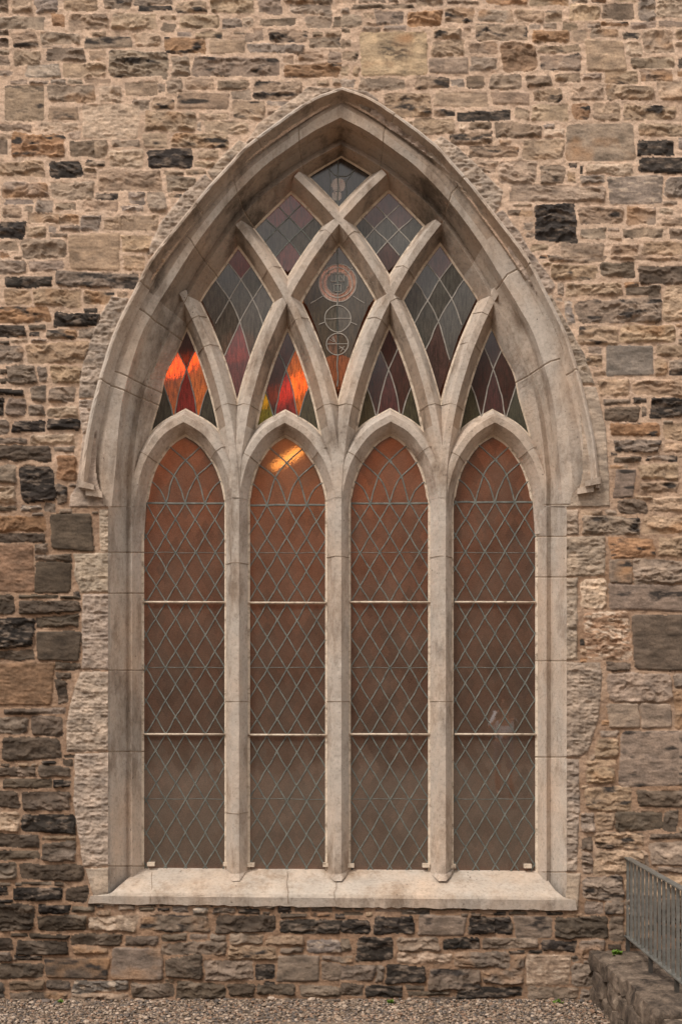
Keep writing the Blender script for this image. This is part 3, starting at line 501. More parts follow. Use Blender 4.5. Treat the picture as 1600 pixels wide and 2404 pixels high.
def build_rail(key, right):
    c, d, xb, yb, arch, jys = rail_side(key, right)
    f = np.linspace(0, 1, 40)
    rows = []
    ytop = YS+2
    base = [(t, 0, None) for t in f]
    jr = []
    for j in jys:
        t = (2104-j)/(2104-ytop); jr += [(t-.0030, 0), (t-.0014, 1), (t+.0014, 1), (t+.0030, 0)]
    rr = sorted([(t, g) for t, g, _ in base if all(abs(t-(2104-j)/(2104-ytop)) > .006 for j in jys)] + jr)
    pts = []; gr = []
    for t, g in rr:
        y = 2104 + (ytop-2104)*t
        y = min(y, yb) if t < .04 and y > yb else y
        if t == 0: y = yb+16
        pts.append((xb, y)); gr.append(g)
    ar = fr_rows(ARF if right else ALF, ARC_N); a = resample(arch, [t for t, g in ar])
    pts += [tuple(p) for p in a]; gr += [g for t, g in ar]
    # joint between jamb and arch
    if right: pts = [(2*c-x if y > 1300 else 2*(c+(797-c)*0)-x, y) for x, y in pts]
    return pts, gr, d
def full_path(key):
    L, gl, d = build_rail(key, False); Rr, gr_, _ = build_rail(key, True)
    ax = L[-1][0]; 
    # right-hand apex must meet the left-hand one
    Rr = [(x + (ax-Rr[-1][0])*max(0, min(1, (700-y)/400)), y) for x, y in Rr]
    return L + Rr[::-1][1:], gl + gr_[::-1][1:], d
keys = ['S0', 'S1', 'S2', 'S2b', 'S3', 'S3b', 'S4', 'S5', 'S6']
PATHS = {k: full_path(k) for k in keys}
n = len(PATHS['S1'][0]); assert all(len(PATHS[k][0]) == n for k in keys)
# cut line of the wall under the mouldings
cutp = [a if a[1] > 1152 else b for a, b in zip(PATHS['S1'][0], PATHS['S0'][0])]; cut = [(x + (3 if x < 795 else -3), y + (3 if y < 1000 else 0)) for x, y in cutp]
cut = [(255, 2113)] + [q for q in cut[1:-1] if q[1] < 2100] + [(1326, 2124)]
cut = [(x, y) for x, y in cut]
CUT = inpoly(cut, PX, PY)
SID[CUT] = 9
fill(0, -6, 1610, 2350, 22, 12, 74, 26, 4.0)
fill(0, 600, 1610, 2350, 16, 8, 50, 16, 4.0)
# ---- wall mesh and rough-dressed stones of the surround
X3 = (PX-XC)/300; Z3 = HC + (YC-PY)/300
co = np.stack([X3, -HGT, Z3], -1).reshape(-1, 3).astype(np.float32)
idx = np.arange(NX*NY).reshape(NY, NX)
quads = np.stack([idx[:-1, :-1], idx[1:, :-1], idx[1:, 1:], idx[:-1, 1:]], -1)
cin = CUT[:-1, :-1] & CUT[1:, :-1] & CUT[1:, 1:] & CUT[:-1, 1:]
sf = SUR[:-1, :-1] & SUR[1:, :-1] & SUR[1:, 1:] & SUR[:-1, 1:]
COLF = np.clip(COL, 0.004, .9)
def field(name, mask, mt, parent):
    q = quads[mask]; used, inv = np.unique(q.reshape(-1), return_inverse=True)
    me = bpy.data.meshes.new(name); nf = len(q)
    me.vertices.add(len(used)); me.vertices.foreach_set('co', co[used].reshape(-1))
    me.loops.add(nf*4); me.loops.foreach_set('vertex_index', inv.astype(np.int32).reshape(-1))
    me.polygons.add(nf); me.polygons.foreach_set('loop_start', np.arange(0, nf*4, 4, dtype=np.int32))
    me.polygons.foreach_set('loop_total', np.full(nf, 4, np.int32)); me.update(calc_edges=True)
    me.polygons.foreach_set('use_smooth', np.ones(nf, bool))
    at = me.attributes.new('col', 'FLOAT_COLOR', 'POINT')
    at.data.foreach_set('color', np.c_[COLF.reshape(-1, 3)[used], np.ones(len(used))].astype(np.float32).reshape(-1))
    me.materials.append(mt); me.update()
    return link(name, me, parent)
wall = empty('stone_wall', W(0, 2350, .1)); 
tag(wall, 'coursed rubble stone wall with buff mortar around the pointed church window', 'wall')
field('rubble_masonry', ~cin & ~sf, M['rubble'], wall)
window = empty('gothic_window', W(790, 2135, 0))
tag(window, 'tall pointed limestone church window of four leaded lights under intersecting tracery', 'window')
field('rough_dressed_stone', ~cin & sf, M['rubble'], window)
# ---- moulded arch and jambs
mb = MB(); vs = []
rn = np.random.default_rng(3)
for k in keys:
    pts, gr, d = PATHS[k]
    for i, ((x, y), g) in enumerate(zip(pts, gr)):
        wob = 0 if k in ('S5', 'S6') else .0022*(vn(x/9., y/9., 3)-.5) + .006*(vn(x/40., y/40., 8)-.5)
        p = W(x, y, d + wob + (.004 if g else 0)); vs.append(p)
fs = []; ms = []
for a in range(len(keys)-1):
    for i in range(n-1):
        g = PATHS['S1'][1][i] and PATHS['S1'][1][i+1]
        fs.append((a*n+i, a*n+i+1, (a+1)*n+i+1, (a+1)*n+i))
        y = PATHS['S1'][0][i][1]; x = PATHS['S1'][0][i][0]
        dirty = y < 700 and x < 815 or (y < 560)
        ms.append(2 if g else (3 if a >= 6 else (1 if dirty and a not in (1,) else 0)))
mb.add(vs, fs); mb.m = ms
# subdivide strips for the moulding profile to read softly: kept flat-shaded with real arrises
sur = mb.build('moulded_surround', [M['lime'], M['lime_dark'], M['joint'], M['mastic']], window, recalc=True)
blk = 0; tones = []; rt = np.random.default_rng(8); cur = rt.uniform(-.12, .08)
for i in range(n):
    if PATHS['S1'][1][i] and not PATHS['S1'][1][i-1]: cur = rt.uniform(-.16, .10)
    tones.append(cur)
ta_ = sur.data.attributes.new('tone', 'FLOAT', 'POINT'); ta_.data.foreach_set('value', np.tile(tones, len(keys)).astype(np.float32))
# ---- hood mould
H = [(191,1150),(192,1130),(203,1034),(224,937),(245,860),(272,780),(316,690),(357,612),(428,521),(490,445),(540,391),(576,352),(655,292),(731,241),(803,213)]
def hood_rows(right):
    rows = fr_rows([.22, .43, .62, .80, .93] if not right else [.24, .47, .69, .88], 90)
    p = resample(H, [t for t, g in rows])
    if right: p = np.c_[2*797-p[:, 0], p[:, 1]]
    return p, [g for t, g in rows]
hl, g1_ = hood_rows(False); hr, g2_ = hood_rows(True); hr[:, 0] += (hl[-1, 0]-hr[-1, 0])*np.clip((600-hr[:, 1])/300, 0, 1)
hp = list(map(tuple, hl)) + list(map(tuple, hr[::-1][1:])); hg = g1_ + g2_[::-1][1:]
mb = MB()
hw = [W(x, y, 0) for x, y in hp]
#      outer top back, weathered top edge, front fillet, front arris, hollow, inner
prof = [(-.012, .05), (.0, -.055), (.022, -.085), (.036, -.083), (.047, -.040), (.060, -.012), (.078, .004), (.10, .03)]
mb.sweep(hw, prof); m_ = len(prof)-1
for i in range(len(hp)-1):
    for j in range(m_):
        mb.m[i*m_+j] = 1 if (hg[i] and hg[i+1]) else (0 if j in (1, 2) else (2 if hp[i][1] < 640 else 0))
for i in range(len(hp)):
    for j in range(len(prof)):
        v = mb.v[i*len(prof)+j]; w = (vn(hp[i][0]/11., hp[i][1]/11.+j, 4)-.5)*.008 + (.006 if hg[i] else 0)
        mb.v[i*len(prof)+j] = (v[0], v[1]+w, v[2])
hood = mb.build('hood_mould', [M['lime'], M['joint'], M['lime_dark']], window)
for s in (0, 1):   # the returned ends of the hood mould
    mb = MB(); c = (213, 1148) if s == 0 else (1381, 1140); sg = 1 if s == 0 else -1
    def q(dx, dy, d): return W(c[0]+sg*dx, c[1]+dy, d)
    def wedge(x0, x1, y0, y1, y2, d0, d1):
        a = [q(x0, y0, .03), q(x1, y0+ (y1-y0)*.5, .03), q(x1, y1, .03), q(x0, y2, .03), q(x0, y0, d0), q(x1, y0+(y1-y0)*.5, d1), q(x1, y1, d1), q(x0, y2, d0)]
        mb.add(a, [(0,1,2,3), (4,7,6,5), (0,4,5,1), (1,5,6,2), (2,6,7,3), (3,7,4,0)])
    wedge(-29, 8, -22, 2, -5, -.10, -.105); wedge(-12, 27, -6, 20, 14, -.075, -.07); wedge(-24, 2, -6, 4, 2, -.07, -.07)
    mb.build('hood_stop', [M['lime']], hood)
# ---- sill
mb = MB(); NXS = 80
def rowpts(xa, xb, ya, yb, d, rough=0, seed=1):
    o = []
    for i in range(NXS):
        t = i/(NXS-1); x = xa+(xb-xa)*t; y = ya+(yb-ya)*t
        o.append(W(x, y+rough*(vn(x/13., seed, seed)-.5)*2, d+.004*(vn(x/30., seed*3., 2)-.5)))
    return o
rows = [rowpts(206, 1354, 2124, 2140, .05, 3, 5), rowpts(206, 1354, 2122, 2138, -.035, 3, 5), rowpts(212, 1350, 2104, 2114, -.045, 0, 5), rowpts(252, 1330, 2100, 2110, -.040), rowpts(262, 1321, 2096, 2106, -.034),
        rowpts(280, 1302, 2080, 2090, .04), rowpts(296, 1291, 2066, 2076, .115), rowpts(310, 1285, 2055, 2065, .20), rowpts(326, 1268, 2043, 2050, .28), rowpts(328, 1266, 2037, 2044, .31), rowpts(328, 1266, 2030, 2036, .36)]
vs = [p for r in rows for p in r]; fs = []; ms = []
for a in range(len(rows)-1):
    for i in range(NXS-1):
        fs.append((a*NXS+i, a*NXS+i+1, (a+1)*NXS+i+1, (a+1)*NXS+i)); ms.append(1 if a < 2 else 0)
mb.add(vs, fs); mb.m = ms
sill = mb.build('sill', [M['lime_clean'], M['lime']], window)
for xj, sk in ((350, 2), (676, -1), (787, 0)):   # cracks and joints in the sill
    mb = MB(); pts = []
    for t in np.linspace(0, 1, 14):
        y = 2122-(2122-2048)*t; dd = -.044 if y > 2102 else np.interp(y, [2045, 2056, 2067, 2081, 2101], [.27, .195, .11, .035, -.041])
        pts.append(W(xj+sk*t*4+(vn(t*6, xj, 3)-.5)*7, y, dd-.001))
    mb.tube(pts, .0022, 4); mb.build('mortar_joint', [M['joint']], sill)

# ---- tracery: mullions, bars and cusped heads, all with the same chamfered section
def chsec(w=.0275, b=.093):
    return [(-b-.014, .175), (-b-.014, .128), (-b+.003, .122), (-b+.002, .108), (-w, 0), (w, 0), (b-.002, .108), (b-.003, .122), (b+.014, .128), (b+.014, .175)]
CHM = [1, 1, 1, 0, 0, 0, 1, 1, 1]
DF = .172
def world(pts, d): return [W(x, y, d + (.035*min(1, max(0, (y-1150)/90)) if d > DF+.0012 and y > 1150 else 0)) for x, y in pts]
MX = {1: 553, 2: 793, 3: 1038}
SILLC = 2058
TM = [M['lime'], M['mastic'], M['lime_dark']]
def stone_sweep(name, pts, d, parent, joints=(), under_shade=None, w=.0265, b=.0895):
    mb = MB(); pr = chsec(w, b); path = world(pts, d); mb.sweep(path, pr, CHM)
    k = len(pr)
    for i, (x, y) in enumerate(pts):
        for j in range(2, k-2):
            v = mb.v[i*k+j]; wv_ = (vn(x/7.+j*3, y/7., 5)-.5)*.0028 + (vn(x/30.+j, y/30., 7)-.5)*.005
            mb.v[i*k+j] = (v[0]+wv_*.6, v[1]+wv_, v[2])
    if under_shade:
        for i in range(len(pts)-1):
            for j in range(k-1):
                if CHM[j] == 0 and under_shade(pts[i][0], pts[i][1], j): mb.m[i*(k-1)+j] = 2
    o = mb.build(name, TM, parent)
    for t in joints:      # thin mortar joints across the bar, a hair proud of the stone
        i = int(t*(len(pts)-1)); i = max(1, min(len(pts)-2, i)); a = Vector(path[i-1]); b2 = Vector(path[i+1]); tt_ = (b2-a).normalized(); nn = Vector((tt_.z, 0, -tt_.x)); pc = Vector(path[i])
        mj = MB(); mj.tube([tuple(pc + nn*oo + Vector((0, dd-.0005 + (.035*min(1, max(0, (pts[i][1]-1150)/90)) if False else 0), 0))) for oo, dd in ((-.093, .112), (-.06, .052), (-.0275, 0), (0, 0), (.0275, 0), (.06, .052), (.093, .112))], .0026, 4)
        mj.build('mortar_joint', [M['joint']], o)
    return o
RB = 1040.0
def off(y): dy = 1180-y; return 0 if dy <= 0 else RB-math.sqrt(RB*RB-dy*dy)
for k, mx in MX.items():
    pts = [(mx, y) for y in np.linspace(SILLC+8, 1150, 60)]
    stone_sweep('mullion', pts, DF-.002-.001*k, window, joints=(.18, .47, .83) if k == 1 else (.47, .84))
    mb = MB()       # spur where the mullion dies into the sill
    for sx in (0,):
        a = [W(mx-27, 2040, .285), W(mx+27, 2040, .285), W(mx+27, 2052, .27), W(mx+9, 2069, .10), W(mx-9, 2069, .10), W(mx-27, 2052, .27), W(mx-8.5, 2052, .168), W(mx+8.5, 2052, .168)]
        mb.add(a, [(5, 4, 6, 0), (4, 3, 7, 6), (3, 2, 1, 7)])
    mb.build('sill_spur', [M['lime']], window)
BARS = [(1, 1, 403, 3), (1, 2, 520, 5), (1, 3, 672, 7), (-1, 3, 408, 4), (-1, 2, 522, 6), (-1, 1, 684, 8)]
for sgn, k, ytop, e in BARS:
    pts = [(MX[k]+sgn*off(y), y) for y in np.r_[np.linspace(1168, 900, 34), np.linspace(892, ytop, 60)]]
    under_shade = (lambda x, y, j, q=(5 if sgn > 0 else 3): j == q and y < 1000)  # shade painted as darker stone on the downward chamfers
    stone_sweep('tracery_bar', pts, DF-.0012*e, window, joints=(.30, .62, .82), under_shade=under_shade)
# cusped heads of the four lights
HEAD = [(-121, 1250), (-121, 1195), (-118, 1155), (-111, 1120), (-97, 1079), (-80, 1050), (-60, 1023), (-36, 1002), (0, 982)]
LCX = [(430, 431.5, 0), (668, 673.5, 2), (917, 915, -1), (1161, 1161.5, 1)]   # apex x, light centre x, dy
for ai, (ax, lc, dy) in enumerate(LCX):
    h = resample(HEAD, 46); L = [(lc + x*1.0 + (ax-lc)*np.clip((1150-y)/150, 0, 1), y+dy) for x, y in h]
    Rr = [(lc - x + (ax-lc)*np.clip((1150-y)/150, 0, 1), y+dy) for x, y in h]
    stone_sweep('arched_head', L + Rr[::-1][1:], DF+.0015+.0006*ai, window, joints=(.30, .68), w=.025, b=.088)

# ---------------------------------------------------------------- glazing
GD = .305
def scale_poly(p, s):
    c = np.mean(p, axis=0); return [tuple(c+(np.array(q)-c)*s) for q in p]
def mirror(p, c): return [(2*c-x, y) for x, y in p]
def shift(p, dx, dy=0): return [(x+dx, y+dy) for x, y in p]
def xside(curve, X, Y):
    c = sorted(curve, key=lambda q: q[1]); ys = [q[1] for q in c]; xs = [q[0] for q in c]
    return X > np.interp(Y, ys, xs)
def inreg(poly, X, Y, g=10):
    r = inpoly(poly, X, Y)
    if g:
        for a in range(8): r |= inpoly(poly, X+g*math.cos(a*math.pi/4), Y+g*math.sin(a*math.pi/4))
    return r
def pane(poly, colf, mt, parent, step=3.0, d=GD, name='leaded_light', g=10):
    p = np.array(poly); gx = np.arange(p[:, 0].min()-12, p[:, 0].max()+12, step); gy = np.arange(p[:, 1].min()-12, p[:, 1].max()+12, step)
    X, Y = np.meshgrid(gx, gy); cxm = X[:-1, :-1]+step/2; cym = Y[:-1, :-1]+step/2
    ins = inreg(poly, cxm, cym, g); col = colf(cxm, cym); tl = None
    if isinstance(col, tuple): col, tl = col
    id_ = np.arange(X.size).reshape(X.shape); q = np.stack([id_[:-1, :-1], id_[1:, :-1], id_[1:, 1:], id_[:-1, 1:]], -1)[ins]
    used, inv = np.unique(q.reshape(-1), return_inverse=True); inv = inv.reshape(-1, 4)
    k = (DC+d)/DC; v = np.c_[((X.ravel()-XC)/300*k)[used], np.full(len(used), d), (HC+(YC-Y.ravel())/300*k)[used]]
    me = bpy.data.meshes.new(name); me.from_pydata(v.tolist(), [], inv.tolist())
    at = me.attributes.new('col', 'FLOAT_COLOR', 'CORNER'); c4 = np.repeat(np.c_[col[ins], np.ones(ins.sum())], 4, axis=0)
    at.data.foreach_set('color', c4.astype(np.float32).ravel()); 
    if tl is not None:
        a2 = me.attributes.new('tilt', 'FLOAT_VECTOR', 'CORNER'); a2.data.foreach_set('vector', np.repeat(tl[ins], 4, axis=0).astype(np.float32).ravel())
    me.materials.append(mt); me.polygons.foreach_set('use_smooth', [True]*len(me.polygons)); me.update()
    return link(name, me, parent)
def clip_runs(curve, poly, n=60):
    pts = resample(curve, n) if len(curve) > 2 else np.c_[np.linspace(curve[0][0], curve[1][0], n), np.linspace(curve[0][1], curve[1][1], n)]
    ins = inreg(poly, pts[:, 0], pts[:, 1], 6); runs = []; cur = []
    for p, i in zip(pts, ins):
        if i: cur.append(tuple(p))
        else:
            if len(cur) > 1: runs.append(cur)
            cur = []
    if len(cur) > 1: runs.append(cur)
    return runs
def lead(curves, poly, mt, parent, w=.0058, d=GD, n=60, name='lead_came', hgt=.004):
    mb = MB()
    for ci, cv in enumerate(curves):
        for run in clip_runs(cv, poly, n):
            mb.sweep([W(x+(vn(x/26., y/26., ci % 5)-.5)*2.6, y+(vn(x/26.+5, y/26., ci % 5)-.5)*2, d-.0008-.00022*(ci % 7)) for x, y in run], [(-w, 0), (-w*.6, -hgt), (w*.6, -hgt), (w, 0)])
    o = mb.build(name, [mt], parent, smooth=False); return o
def dots(nodes, poly, mt, parent):
    mb = MB()
    for (x, y) in nodes:
        if not inpoly(poly, np.array([x]), np.array([y]))[0]: continue
        r = .011*random.uniform(.8, 1.2); a0 = random.random()
        vs = [Vector(W(x, y, GD-.0075))]; c = Vector(W(x, y, GD-.003))
        for k in range(7): a = a0+k*math.tau/7; vs.append(c+Vector((math.cos(a)*r*.8, 0, math.sin(a)*r*1.15)))
        mb.add(vs, [(0, k+1, (k+1) % 7+1) for k in range(7)])
    return mb.build('solder_joint', [mt], parent, smooth=True)
hsh = lambda a, b, s: ((np.sin(a*12.9898+b*78.233+s)*43758.5453) % 1)
ORD = ['first', 'second', 'third', 'fourth']
for li, (ax, lc, dy) in enumerate(LCX):
    cx = [435.4, 673, 914.5, 1161.5][li]; y0 = [1181.6, 1186, 1182, 1179][li]
    poly = [(lc-97, 2050), (lc-97, 1180), (lc-90, 1128), (lc-68, 1080), (lc-36+(ax-lc)*.6, 1043), (ax, 1012), (lc+36+(ax-lc)*.6, 1043), (lc+68, 1080), (lc+90, 1128), (lc+97, 1180), (lc+97, 2050)]
    def colf(X, Y):
        u = np.floor((X-cx)/46.4+(Y-y0)/77.4+.5); v = np.floor((X-cx)/46.4-(Y-y0)/77.4+.5); h = hsh(u, v, li)[..., None]
        a = np.array([.52, .31, .20]); c = a*(.80+.40*h)
        t = np.stack([hsh(u, v, li+5.)-.5, 0*u, hsh(u, v, li+9.)-.5], -1)*np.array([.003, 0, .014]); return c, t
    L = pane(poly, colf, M['amber'], window, g=0)
    low = [p for p in poly if p[1] >= 1180]; lowp = [(lc-97, 2050), (lc-97, y0), (lc+97, y0), (lc+97, 2050)]
    cv = []
    for k in range(-14, 36):
        for sg in (1, -1):
            x = cx-23.2 + 46.4*k if False else cx+46.4*k
            cv.append([(x, y0), (x+sg*23.2*23, y0+38.7*23)])
    lead(cv, lowp, M['lead'], L, n=200)
    hd = [(-50, -142), (-29, -126), (3, -97), (28, -62), (46, 0)]; hb = [(-78, -104), (-58, -91), (-26, -62), (-10, -32), (0, 0)]; hc = [(-98, -58), (-77, -48), (-60, -30), (-46, 0)]
    heads = [[(cx+x, y0+y) for x, y in c] for c in (hd, hb, hc)]; heads += [mirror(c, cx) for c in heads]
    lead(heads, poly, M['lead'], L, w=.0062)
    lead([[(lc-96, y0), (lc+96, y0)]], poly, M['lead'], L, w=.0085, n=40, name='lead_came')
    for yy in (1297, 1567, 1876): lead([[(lc-96, yy), (lc+96, yy+1)]], poly, M['lead'], L, w=.003, n=30, name='tie_bar', hgt=.002)
    nodes = [(cx+46.4*(i+.5*(j % 2)), y0+38.7*j) for i in range(-3, 4) for j in range(0, 23)]
    nodes += [heads[0][2], heads[0][3], heads[3][3]]
    dots(nodes, poly, M['lead'], L)
    for yb in (1413.5, 1724):
        mb = MB(); yb += [0, 1.5, 0, 0][li]
        mb.tube([W(lc-95, yb, GD-.022), W(lc+96, yb+.5, GD-.022)], .0085, 8); mb.build('saddle_bar', [M['mastic']], L, smooth=True)
    mb = MB(); yb = 2037+ (li*1.6)
    for sx in (-1, 1):
        a = W(lc+sx*101-(0 if sx < 0 else 18), yb+10, 0); mb.box(a[0], a[0]+.060, .262, GD-.002, a[2]-.002, a[2]+.028)
    mb.build('setting_block', [M['mastic']], L)
# tracery lights
DR = (.085, .028, .02); RD = (.34, .03, .028); OR = (.85, .26, .04); GR = (.075, .085, .065); GG = (.09, .10, .055); GY = (.125, .13, .108); PK = (.26, .09, .07); LG = (.30, .38, .06)
def tlight(polyv, curves, seeds, circles=(), extra=None, leadmat=None, default=GY, w=.0052, label=None):
    poly = polyv
    def sig(X, Y):
        s = np.zeros(X.shape, int)
        for i, cv in enumerate(curves): s += (xside(cv, X, Y).astype(int)) << i
        for i, (a, b, r) in enumerate(circles): s += (np.hypot(X-a, Y-b) < r).astype(int) << (i+len(curves))
        return s
    tab = {int(sig(np.array([float(x)]), np.array([float(y)]))[0]): col for x, y, col in seeds}
    def colf(X, Y):
        s = sig(X, Y); o = np.zeros(X.shape+(3,)); o[:] = default
        for v in np.unique(s):
            b = np.array(tab.get(int(v), default)); o[s == v] = b*(.85+.3*float(hsh(float(v), 3., 1.)))
        t = np.stack([hsh(s*1., s*0.+X.mean(), 5.)-.5, 0.*s, hsh(s*1., s*0.+X.mean(), 9.)-.5], -1)*np.array([.03, 0, .08])
        return o, t
    L = pane(poly, colf, M['stained'], window, step=2.0, name='tracery_light')
    def ext(c):
        a, b = np.array(c[0], float), np.array(c[1], float); e, f_ = np.array(c[-1], float), np.array(c[-2], float)
        return [tuple(a+(a-b)/np.linalg.norm(a-b)*22)] + list(c) + [tuple(e+(e-f_)/np.linalg.norm(e-f_)*22)]
    if curves: lead([ext(c) for c in curves], poly, leadmat or M['lead'], L, w=w)
    if extra: extra(L, poly)
    if label: L['label'] = label
    return L
# lower row: four spearhead lights
U = [(0, 744), (28, 812), (52, 868), (70, 935), (86, 1020), (50, 985), (0, 962), (-50, 985), (-86, 1020), (-70, 935), (-52, 868), (-28, 812)]
Ua = [(-38, 780), (-24, 812), (0, 868), (16, 920), (28, 985)]; Uc = [(-66, 885), (-55, 903), (-44, 930), (-31, 975)]
UL = [Ua, mirror(Ua, 0), Uc, mirror(Uc, 0)]
for cxx, kind in ((437, 'L1'), (672, 'L2'), (912, 'L3'), (1158, 'L4')):
    sh = lambda p: shift(p, cxx)
    cols = {'L1': [DR, OR, OR, RD, GR, GR], 'L2': [DR, DR, OR, RD, LG, GG], 'L3': [DR, DR, DR, (.13, .035, .035), GG, GG], 'L4': [DR, DR, DR, (.13, .04, .04), GG, GG]}[kind]
    seeds = [(cxx, 800, cols[0]), (cxx-34, 878, cols[1]), (cxx+34, 878, cols[2]), (cxx, 930, cols[3]), (cxx-62, 965, cols[4]), (cxx+62, 965, cols[5])]
    tlight(sh(U), [sh(c) for c in UL], seeds, leadmat=M['lead'] if kind in ('L1', 'L2') else M['lead_pale'])
# middle row, left and right
Mp = [(564, 575), (591, 611), (647, 688), (628, 730), (602, 783), (572, 879), (555, 925), (527, 815), (508, 755), (479, 694), (520, 632)]
Ma = [(515, 590), (538, 621), (565.5, 656), (593.6, 700), (613, 748), (622, 775)]; Mb = [(612, 590), (592.6, 621), (565.5, 656), (538, 703), (508, 756), (495, 780)]
Mc = [(495, 640), (508, 659), (538, 703.5), (563, 754.5), (581.5, 818), (590, 850)]; Md = [(635, 640), (621, 659), (593.6, 700), (563, 754.5), (532, 825), (522, 850)]
tlight(Mp, [Ma, Mb, Mc, Md], [(565, 610, (.30, .07, .06)), (562, 800, RD), (562, 870, (.25, .07, .07))], leadmat=M['lead_pale'])
tlight(shift(Mp, 465.5), [shift(c, 465.5) for c in (Ma, Mb, Mc, Md)], [(1030, 610, (.2, .085, .07)), (1028, 800, (.17, .085, .075)), (1028, 870, (.15, .08, .07))], leadmat=M['lead_pale'])
# middle row, centre: three roundels, the top one with a small shield
def circ(a, b, r, n=28): return [(a+r*math.cos(t), b+r*math.sin(t)) for t in np.linspace(0, math.tau, n)]
def roundels(L, poly):
    big = [(0, 0), (4000, 0), (4000, 4000), (0, 4000)]
    lead([circ(792, 664, 44), circ(792, 664, 35), circ(792, 748, 31), circ(792, 807.5, 25.5)], big, M['lead_pale'], L, w=.0048, name='lead_ring')
    lead([[(728, 712), (757, 695)], [(856, 712), (827, 695)], [(747, 762), (762, 756)], [(837, 762), (822, 756)], [(792, 708), (792, 717)], [(792, 779), (792, 782)],
          [(765, 620), (770, 640)], [(827, 628), (817, 640)]], big, M['lead_pale'], L, w=.0045, n=10)
    lead([[(792, 717), (792, 833)], [(761, 748), (823, 748)], [(767, 807), (817, 807)]], big, M['lead_pale'], L, w=.004, n=10)
    lead([[(775, 790), (790, 806)], [(773, 797), (784, 803)], [(780, 788), (786, 800)], [(796, 812), (812, 824)], [(800, 826), (808, 812)], [(795, 818), (803, 815)]], big, M['lead_pale'], L, w=.0028, n=8)
    sh_ = [[(768, 641), (768, 672)], [(768, 641), (816, 641)], [(816, 641), (816, 672)], [(768, 672), (776, 686), (792, 692), (808, 686), (816, 672)],
           [(778, 644), (778, 660)], [(789, 644), (789, 660)], [(778, 660), (789, 660)], [(796, 644), (796, 660)], [(807, 644), (807, 660)], [(796, 660), (807, 660)], [(784, 668), (800, 668)], [(784, 668), (784, 684)], [(800, 668), (800, 684)], [(784, 684), (800, 684)], [(796, 644), (807, 658)]]
    lead(sh_, big, M['lead_pale'], L, w=.0026, n=14, name='shield_lead')
    for r, col in ((0, 0),): pass
ctr = [(795, 583), (830, 630), (875, 688), (857, 712), (838, 758), (819, 812), (793, 910), (766, 812), (747, 758), (728, 712), (710, 688), (755, 632)]
tlight(ctr, [[(792, 575), (792.1, 915)]], [(770, 625, (.12, .10, .06)), (815, 625, (.12, .10, .06)), (757, 664, (1.0, .64, .48)), (827, 664, (1.0, .64, .48)), (785, 664, (.15, .165, .14)), (800, 664, (.15, .165, .14)), (780, 740, (.2, .2, .16)), (800, 740, (.17, .16, .12)), (785, 800, (.28, .18, .12)), (800, 812, (.2, .17, .12)), (785, 868, (.5, .19, .08)), (800, 868, (.5, .19, .08))],
       circles=[(792, 664, 44), (792, 664, 26), (792, 748, 31), (792, 807, 25), (792, 884, 52)], label='centre tracery light with three leaded roundels and a small shield', extra=roundels, default=(.15, .085, .06))
# upper diamonds
Dp = [(677, 460), (755, 533), (716, 585), (675, 628), (640, 590), (602, 533), (640, 495)]
Da = [(648, 478), (658, 488.6), (705.8, 539.6), (735, 571)]; Db = [(709, 477), (699.4, 487), (650, 535), (618, 571)]
Dc = [(610, 500), (626, 514), (678.7, 566.7), (708, 602), (718, 614)]; Dd = [(748, 502), (733, 516), (678.7, 566.7), (650, 600), (642, 612)]
for dx in (0, 230):
    RR = (.30, .075, .06) if dx == 0 else (.18, .08, .065)
    tlight(shift(Dp, dx), [shift(c, dx) for c in (Da, Db, Dc, Dd)], [(677+dx, 480, RR), (642+dx, 515, RR), (718+dx, 515, tuple(c*.8 for c in RR)), (677+dx, 610, tuple(c*.9 for c in RR))], leadmat=M['lead'] if dx == 0 else M['lead_pale'])
# topmost light: a pale painted hanging lamp shape in the glass
T0 = [(801, 368), (876, 417), (830, 462), (790, 498), (752, 455), (717, 421), (760, 392)]
def lampglass(L, poly):
    lead([[(771, 395), (776, 425), (772, 455), (779, 478), (789, 494)], [(832, 398), (812, 428), (814, 450), (806, 476), (792, 494)], [(771, 395), (784, 410), (800, 413), (816, 411), (832, 398)]], poly, M['lead'], L, w=.0035)
tlight(T0, [[(793, 360), (793.1, 500)]], [(790, 434, (.9, .8, .66)), (798, 434, (.9, .8, .66)), (788, 459, (.9, .82, .7)), (798, 459, (.9, .82, .7))], circles=[(794, 434, 16.5), (790, 459, 12)], label='topmost tracery light with a pale lamp-shaped figure', extra=lampglass, default=(.07, .065, .06))
# ---------------------------------------------------------------- the room behind the glass
mb = MB(); x0, x1, z0, z1, y0_, y1_ = -2.6, 2.75, -.2, 9.2, .42, 4.5
vs = [(x0,y0_,z0),(x1,y0_,z0),(x1,y1_,z0),(x0,y1_,z0),(x0,y0_,z1),(x1,y0_,z1),(x1,y1_,z1),(x0,y1_,z1)]
mb.add(vs, [(0,1,2,3),(4,5,6,7),(1,2,6,5),(2,3,7,6),(3,0,4,7)])
rm = mb.build('interior_room', [M['room']], None); tag(rm, kind='structure')
